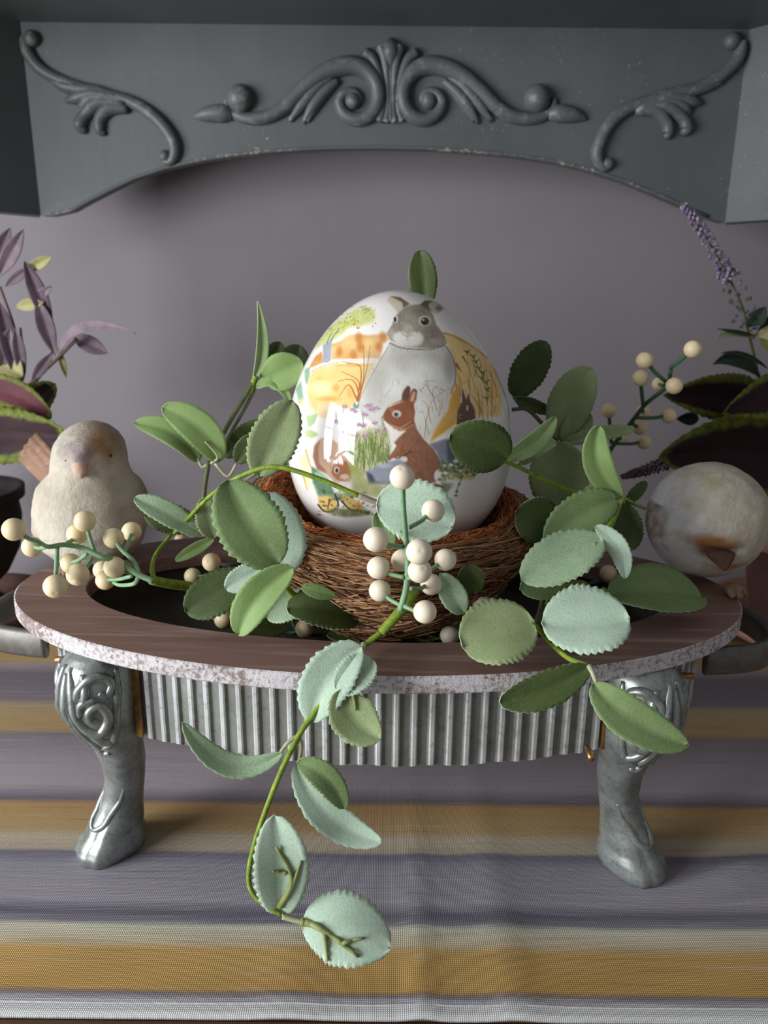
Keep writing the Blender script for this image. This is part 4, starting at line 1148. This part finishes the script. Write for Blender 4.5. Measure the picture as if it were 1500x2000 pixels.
make_leaf(v, (578,1490), (746,1645), -.176, -.196, 66, 'mint', 'mint', 0, 10, .02, (640,1592))
make_leaf(v, (580,1490), (672,1580), -.179, -.186, 54, 'green', 'sage', 0, 12, .02, (636,1520))
make_leaf(v, (545,1788), (535,1592), -.208, -.204, 106, 'mint', 'sage', 0, 12, .04, (549,1690), vein=[([(546,1770),(568,1732),(566,1700),(540,1655)], .0021), ([(568,1735),(578,1712),(588,1682)], .0017), ([(560,1706),(546,1702),(533,1702)], .0013)])
make_leaf(v, (588,1800), (764,1852), -.212, -.222, 136, 'mint', 'sage', 0, -16, .05, (668,1812), vein=[([(588,1800),(612,1806),(645,1826),(675,1848),(700,1868)], .0022), ([(633,1822),(637,1848),(640,1878)], .0016), ([(668,1843),(690,1836),(712,1832)], .0014)])
cb_ = [(785.7,931.7,50,788,985,48),(846,997.7,45.7,800,1030,47),(772,1021,43,790,1050,46),(734,1053.7,50,785,1068,46.5),(818.7,1077.7,52,797,1092,47),(820,1115,48,797,1130,46),(786,1094,44,796,1110,45),(739,1109,45,790,1128,45.5),
       (870,1093,43.5,805,1133,45),(842,1141,43,803,1150,44.5),(742,1153.7,43.5,782,1182,44.5),(830,1195,46,790,1184,45)]
cluster(v, cb_, [(782,1192,44.5),(793,1150,45),(797,1100,46),(792,1045,47),(788,990,48),(787,950,49)], BERRY, STEM_P)
done(v)
# --- left berry cluster reaching over the board
b = spray('ivory berry cluster on green plastic stalks reaching over the left end of the board', 300, 1135, -.08)
lb = [(27,1034,45,80,1062,44),(63,1068,40,92,1068,42),(166,1018,42,185,1078,42),(151,1043,41,128,1062,42),(222,1051,40,245,1082,41),(257,1038,38,243,1080,41),(138,1100,39,170,1082,42),(152,1122,44,180,1092,42.5),(108,1145,46,112,1066,43),(224,1108,42,258,1118,41.5),(206,1133,38,258,1125,41),(200,1113,36,240,1105,41)]
cluster(b, lb, [(300,1135,42),(270,1122,42),(235,1100,42),(200,1088,42.5),(160,1070,42.5),(125,1064,43),(95,1068,43.5),(78,1060,44)], BERRYY, STEM_P)
cluster(b, [], [(270,1122,42),(262,1098,41.5),(245,1080,41)], BERRYY, STEM_P); cluster(b, [], [(272,1124,42),(262,1140,41),(235,1143,40),(222,1138,39.5)], BERRYY, STEM_P, .0013)
stems(b, [([(296,1133,-.105),(330,1140,-.09),(370,1145,-.07),(410,1152,-.05)], .0030, .0034, None, 'taped_stem'), ([(303,1137,-.103),(297,1110,-.095),(306,1080,-.085),(336,1042,-.075)], .0017, .0012)], STEM_G)
done(b)
# --- arching vine on the left, over the nest
a = spray('arching vine of broad green leaves crossing the front of the egg from the left', 540, 1120, -.1)
stems(a, [([(340,1042,-.07),(368,1012,-.08),(415,965,-.095),(478,926,-.105),(540,912,-.108),(620,934,-.110),(705,970,-.112)], .0013, .0016), ([(700,968,-.112),(745,985,-.113),(800,1008,-.115),(840,1000,-.114)], .0019, .0012, simple('twig_stub', rgb(160,150,130), rgb(130,118,98), 100, .7), 'twig_end'),
          ([(536,1098,-.115),(548,1130,-.108),(566,1155,-.098),(588,1172,-.085)], .0018, .0022), ([(500,925,-.1),(482,936,-.098),(462,950,-.097)], .0010, .0010, PETI, 'petiole')], STEM_G)
make_leaf(a, (505,930), (572,782), -.085, -.075, 92, 'sage', 'green', 0, 8, .05, (535,858))
make_leaf(a, (546,1102), (444,938), -.125, -.112, 128, 'green', 'sage', 0, 10, .05, (490,1028))
make_leaf(a, (545,1125), (520,962), -.105, -.098, 104, 'mint', 'mint', 0, 8, .03, (545,1050))
make_leaf(a, (512,1108), (440,1150), -.1, -.106, 50, 'mint', 'mint', 0, 8, .03)
make_leaf(a, (572,1108), (466,1240), -.130, -.138, 74, 'bright', 'green', 12, 18, .06, (505,1170), amp=.03)
make_leaf(a, (492,1125), (362,1195), -.095, -.105, 86, 'deep', 'green', 15, 8, .04, (425,1160))
make_leaf(a, (393,1045), (262,972), -.078, -.082, 46, 'frost', 'sage', 20, 10, .05, (325,1005))
make_leaf(a, (385,1025), (282,1002), -.03, -.03, 60, 'deep', 'deep', 0, 8, .03)
make_leaf(a, (418,1052), (342,1095), -.07, -.075, 24, 'bright', 'green', 0, 10, .03)
make_leaf(a, (418,1052), (398,972), -.08, -.08, 52, 'sage', 'sage', 0, 10, .03)
make_leaf(a, (736,985), (884,1030), -.118, -.122, 122, 'mint', 'mint', 0, 8, .03, (812,998), amp=.06)
make_leaf(a, (736,1000), (764,1072), -.113, -.114, 42, 'green', 'sage', 0, 10, .03)
make_leaf(a, (700,1215), (560,1188), -.095, -.102, 80, 'deep', 'deep', 25, 10, .06, (635,1190))
make_leaf(a, (655,1165), (588,1146), -.105, -.105, 28, 'bright', 'green', 0, 8, .03)
make_leaf(a, (610,1165), (520,1205), -.088, -.092, 58, 'frost', 'mint', 30, 8, .03)
make_leaf(a, (560,1225), (450,1205), -.06, -.066, 66, 'deep', 'deep', 30, 8, .03)
done(a)
# --- sprig standing behind the nest at the left
s = spray('upright sprig with paired green leaves standing behind the nest at the left', 398, 985, .02)
stems(s, [([(396,1000,.02),(400,950,.03),(408,900,.035)], .0021, .0018, STEM_D), ([(408,905,.035),(440,840,.05),(475,780,.06),(496,745,.065)], .0017, .0020, STEM_D), ([(420,900,.035),(455,838,.05),(485,785,.062),(500,752,.065)], .0014, .0014, STEM_D), ([(488,770,.064),(496,745,.065),(500,735,.065)], .0026, .0022, STEM_G),
          ([(408,905,.035),(395,912,.035),(386,895,.036)], .0012, .0010, PETI, 'petiole'), ([(420,905,.034),(445,930,.034),(462,905,.036)], .0014, .001, PETI, 'petiole'), ([(412,905,.034),(425,892,.03),(400,862,.028)], .0013, .0006, PETI, 'petiole')], STEM_D)
make_leaf(s, (388,902), (263,826), .036, .03, 50, 'bright', 'deep', 10, 14, .06, (340,850), amp=.03)
make_leaf(s, (428,902), (317,796), .034, .03, 68, 'bright', 'deep', 0, 10, .06, (390,838), amp=.03)
make_leaf(s, (436,892), (512,822), .05, .05, 46, 'deep', 'deep', 0, 8, .03)
make_leaf(s, (462,905), (498,848), .03, .03, 40, 'deep', 'deep', 0, 8, .03)
make_leaf(s, (494,742), (503,588), .065, .065, 26, 'green', 'deep', 0, 24, .02, (513,680), 8, .02, .45, 'leaf', .9)
make_leaf(s, (514,738), (548,668), .07, .07, 46, 'deep', 'deep', 0, 8, .03)
make_leaf(s, (516,742), (590,708), .06, .055, 74, 'bright', 'deep', 0, 12, .04, None, 13, .02)
make_leaf(s, (560,740), (585,674), .08, .08, 62, 'deep', 'deep', 0, 8, .03)
make_leaf(s, (500,758), (566,786), .06, .055, 24, 'bright', 'deep', 20, 10, .02, (538,746), 8, .02)
done(s)
# --- single leaf above the egg
t = spray('single dark leaf sticking up behind the top of the egg', 825, 640, .085)
make_leaf(t, (829,605), (820,488), .085, .085, 56, 'deep', 'deep', 0, 8, .03, (826,545), amp=.03)
stems(t, [([(829,608,.085),(832,680,.09),(838,800,.10),(845,960,.10),(850,1040,.09)], .0012, .0018)], STEM_D)
done(t)
# --- upper right sprig
r = spray('sprig of dark and sage leaves beside the right shoulder of the egg', 1010, 915, -.04)
stems(r, [([(975,897,-.06),(1012,912,-.05),(1060,935,-.04),(1125,962,-.03),(1180,972,-.03)], .0013, .0017), ([(1012,912,-.05),(1020,900,-.045),(1030,888,-.04)], .0012, .001), ([(1000,800,.06),(1030,800,.06),(1062,830,.055),(1096,858,.05)], .0016, .0016, STEM_D), ([(1003,776,.07),(1020,798,.062)], .0012, .0012, STEM_D), ([(1096,858,.05),(1120,900,.045),(1140,960,.02),(1150,1000,-.02)], .0018, .002, STEM_D)], STEM_G)
make_leaf(r, (990,898), (878,852), -.075, -.085, 104, 'deep', 'green', -10, 10, .06, (938,868), amp=.03)
make_leaf(r, (984,894), (1086,814), -.05, -.045, 40, 'green', 'bright', 0, 20, .04, (1040,868), amp=.03)
make_leaf(r, (1003,776), (1066,666), .07, .07, 68, 'deep', 'deep', 0, 8, .03)
make_leaf(r, (1006,778), (1078,806), .062, .06, 26, 'deep', 'deep', 0, 8, .03, None, 8)
make_leaf(r, (1093,860), (1154,718), .048, .045, 86, 'sage', 'sage', 0, 8, .03, (1115,785), amp=.03)
make_leaf(r, (1100,862), (1152,806), .044, .044, 52, 'sage', 'sage', 0, 8, .03, amp=.03)
make_leaf(r, (1100,866), (1240,838), .04, .04, 30, 'sage', 'sage', 0, 8, .03, (1170,848), amp=.03)
make_leaf(r, (1082,862), (1098,1000), .02, .015, 116, 'sage', 'sage', -10, 8, .03, (1090,930), amp=.03)
make_leaf(r, (1020,908), (1088,866), -.02, -.02, 38, 'sage', 'sage', 0, 14, .05, (1045,875))
make_leaf(r, (1092,855), (1055,850), .055, .055, 40, 'deep', 'deep', 0, 8, .03)
done(r)
# --- right berry cluster, upright
u = spray('upright berry cluster on dark green stalks rising at the right behind the round bird', 1190, 900, .08)
rb = [(1353,682,34,1310,718,33),(1259,704,33,1300,745,32.5),(1251,738,32,1256,790,31),(1287,750,27,1300,752,31),(1317,753.5,33,1302,756,32.5),(1189,802,29,1194,866,28.5),(1305.6,812,30,1245,816,30.5),(1256,805,28,1255,800,30),(1250,835,29,1235,826,29.5),(1257.5,863.6,28,1202,866,28.5),(1212,857,26,1208,856,28.5),(1145,902,26,1160,930,28)]
cluster(u, rb, [(1166,945,28),(1185,893,28),(1202,864,28.5),(1235,822,30),(1262,788,31),(1302,755,32),(1310,722,33)], BERRYY, STEM_P2, .0019)
stems(u, [([(1166,945,.12),(1150,985,.09),(1140,1030,.06),(1135,1080,.04)], .0022, .0024)], STEM_P2)
done(u)
# --- lower right sprig over the board
q = spray('low sprig of frosted and green leaves lying over the right front of the board', 1150, 1150, -.06)
stems(q, [([(1135,1100,-.06),(1180,1040,-.065),(1205,1000,-.06),(1218,975,-.055),(1240,985,-.04),(1262,993,-.03)], .0016, .0012), ([(1175,1048,-.085),(1188,1035,-.08),(1205,1000,-.06)], .0026, .0018, None, 'taped_stem'), ([(1178,1050,-.085),(1170,1058,-.09),(1160,1064,-.095)], .0018, .0012, PETI, 'petiole'),
          ([(1047,1220,-.115),(1058,1190,-.1),(1062,1160,-.08),(1070,1120,-.05)], .0024, .002, STEM_D), ([(1047,1222,-.118),(1075,1255,-.130),(1110,1285,-.148),(1148,1300,-.160)], .0016, .0016), ([(1150,1300,-.161),(1158,1315,-.165),(1164,1332,-.167)], .0017, .0013, PETI, 'petiole'), ([(1176,1150,-.08),(1192,1160,-.08)], .0018, .0014)], STEM_G)
make_leaf(q, (1214,972), (1171,832), -.055, -.05, 58, 'bright', 'green', 0, 18, .06, (1168,905), amp=.02)
make_leaf(q, (1205,975), (1066,1062), -.058, -.072, 84, 'green', 'sage', 8, 12, .05, (1135,1008))
make_leaf(q, (1200,970), (1140,958), -.045, -.045, 40, 'bright', 'green', 0, 10, .04)
make_leaf(q, (1088,1030), (1008,1000), -.055, -.06, 92, 'deep', 'deep', 0, 8, .04, (1048,1015), amp=.02)
make_leaf(q, (1072,1020), (1052,1084), -.056, -.06, 56, 'deep', 'deep', 0, 8, .04, None, 12, .02)
make_leaf(q, (1178,1052), (1018,1132), -.092, -.105, 96, 'frost', 'mint', 15, 8, .05, (1098,1092), amp=.06)
make_leaf(q, (1112,1140), (1016,1150), -.085, -.095, 60, 'green', 'green', 20, 8, .04)
make_leaf(q, (1162,1028), (1221,1130), -.09, -.095, 40, 'mint', 'mint', 0, 10, .02, (1206,1068))
make_leaf(q, (1214,982), (1232,1076), -.05, -.055, 62, 'deep', 'deep', 0, 8, .04)
make_leaf(q, (1222,985), (1263,940), -.035, -.03, 24, 'deep', 'deep', 0, 8, .04, None, 8)
make_leaf(q, (1190,1162), (1374,1166), -.072, -.058, 92, 'green', 'deep', 42, 8, .05, (1285,1158), amp=.03)
make_leaf(q, (1152,1142), (1064,1202), -.09, -.1, 62, 'olive', 'olive', 0, 8, .04)
make_leaf(q, (1058,1216), (1230,1208), -.128, -.132, 134, 'mint', 'mint', 28, 10, .05, (1145,1218), amp=.06)
make_leaf(q, (1043,1216), (904,1264), -.128, -.138, 132, 'sage', 'sage', 28, 8, .05, (972,1240), amp=.05)
make_leaf(q, (1150,1302), (976,1372), -.162, -.170, 70, 'deep', 'green', 0, 14, .05, (1065,1348))
make_leaf(q, (1158,1334), (1345,1458), -.168, -.182, 84, 'green', 'sage', 0, 16, .05, (1230,1402), amp=.03)
cluster(q, [(1188,1120,33,1170,1135,32.5)], [(1170,1135,32.5),(1150,1140,32.5)], BERRYY, STEM_P2)
done(q)
# --- short sprig tucked at the front of the nest, right of the cream cluster
f = spray('small berry sprig with one frosted leaf tucked below the nest at front right', 905, 1225, -.095)
cluster(f, [(927,1151,37,918,1195,38),(941,1182,39,918,1197,38),(885,1216,37,915,1222,38),(878,1241,38,915,1225,38)], [(922,1236,37.5),(916,1222,38),(908,1200,38.5),(880,1165,39),(858,1145,39.5)], BERRY, STEM_P)
make_leaf(f, (906,1198), (860,1120), -.112, -.118, 52, 'frost', 'green', 0, 10, .04, None, 8, .03)
make_leaf(f, (926,1160), (914,1102), -.106, -.110, 54, 'deep', 'deep', 0, 8, .04, None, 8, .02)
make_leaf(f, (920,1215), (945,1205), -.09, -.09, 24, 'deep', 'deep', 0, 8, .04, None, 8, .02)
done(f)
# --- berries lying inside the tray
g = spray('loose berry stem lying in the tray in front of the nest', 600, 1240, -.06)
cluster(g, [(437,1210,37,500,1232,36.5),(565,1200,34,580,1232,35),(595,1228,36.5,565,1236,36),(723,1228,37,690,1238,36)], [(495,1236,36.5),(540,1234,36),(600,1240,36),(660,1242,36),(700,1240,36)], BERRYY, STEM_P2)
make_leaf(g, (790,1240), (880,1225), -.055, -.055, 44, 'deep', 'deep', 40, 8, .03)
make_leaf(g, (640,1240), (730,1232), -.05, -.05, 40, 'deep', 'deep', 40, 8, .03)
done(g)
h = spray('loose berry stem lying in the left end of the tray', 380, 1120, -.03)
cluster(h, [(413,1098,36,450,1112,33),(376,1125,32,440,1120,33),(355,1055,28,400,1075,29.5),(325,1082,27,380,1092,29.5),(375,1095,29,420,1105,31)], [(470,1118,33),(430,1108,32),(395,1085,30)], BERRYY, STEM_P2)
done(h)
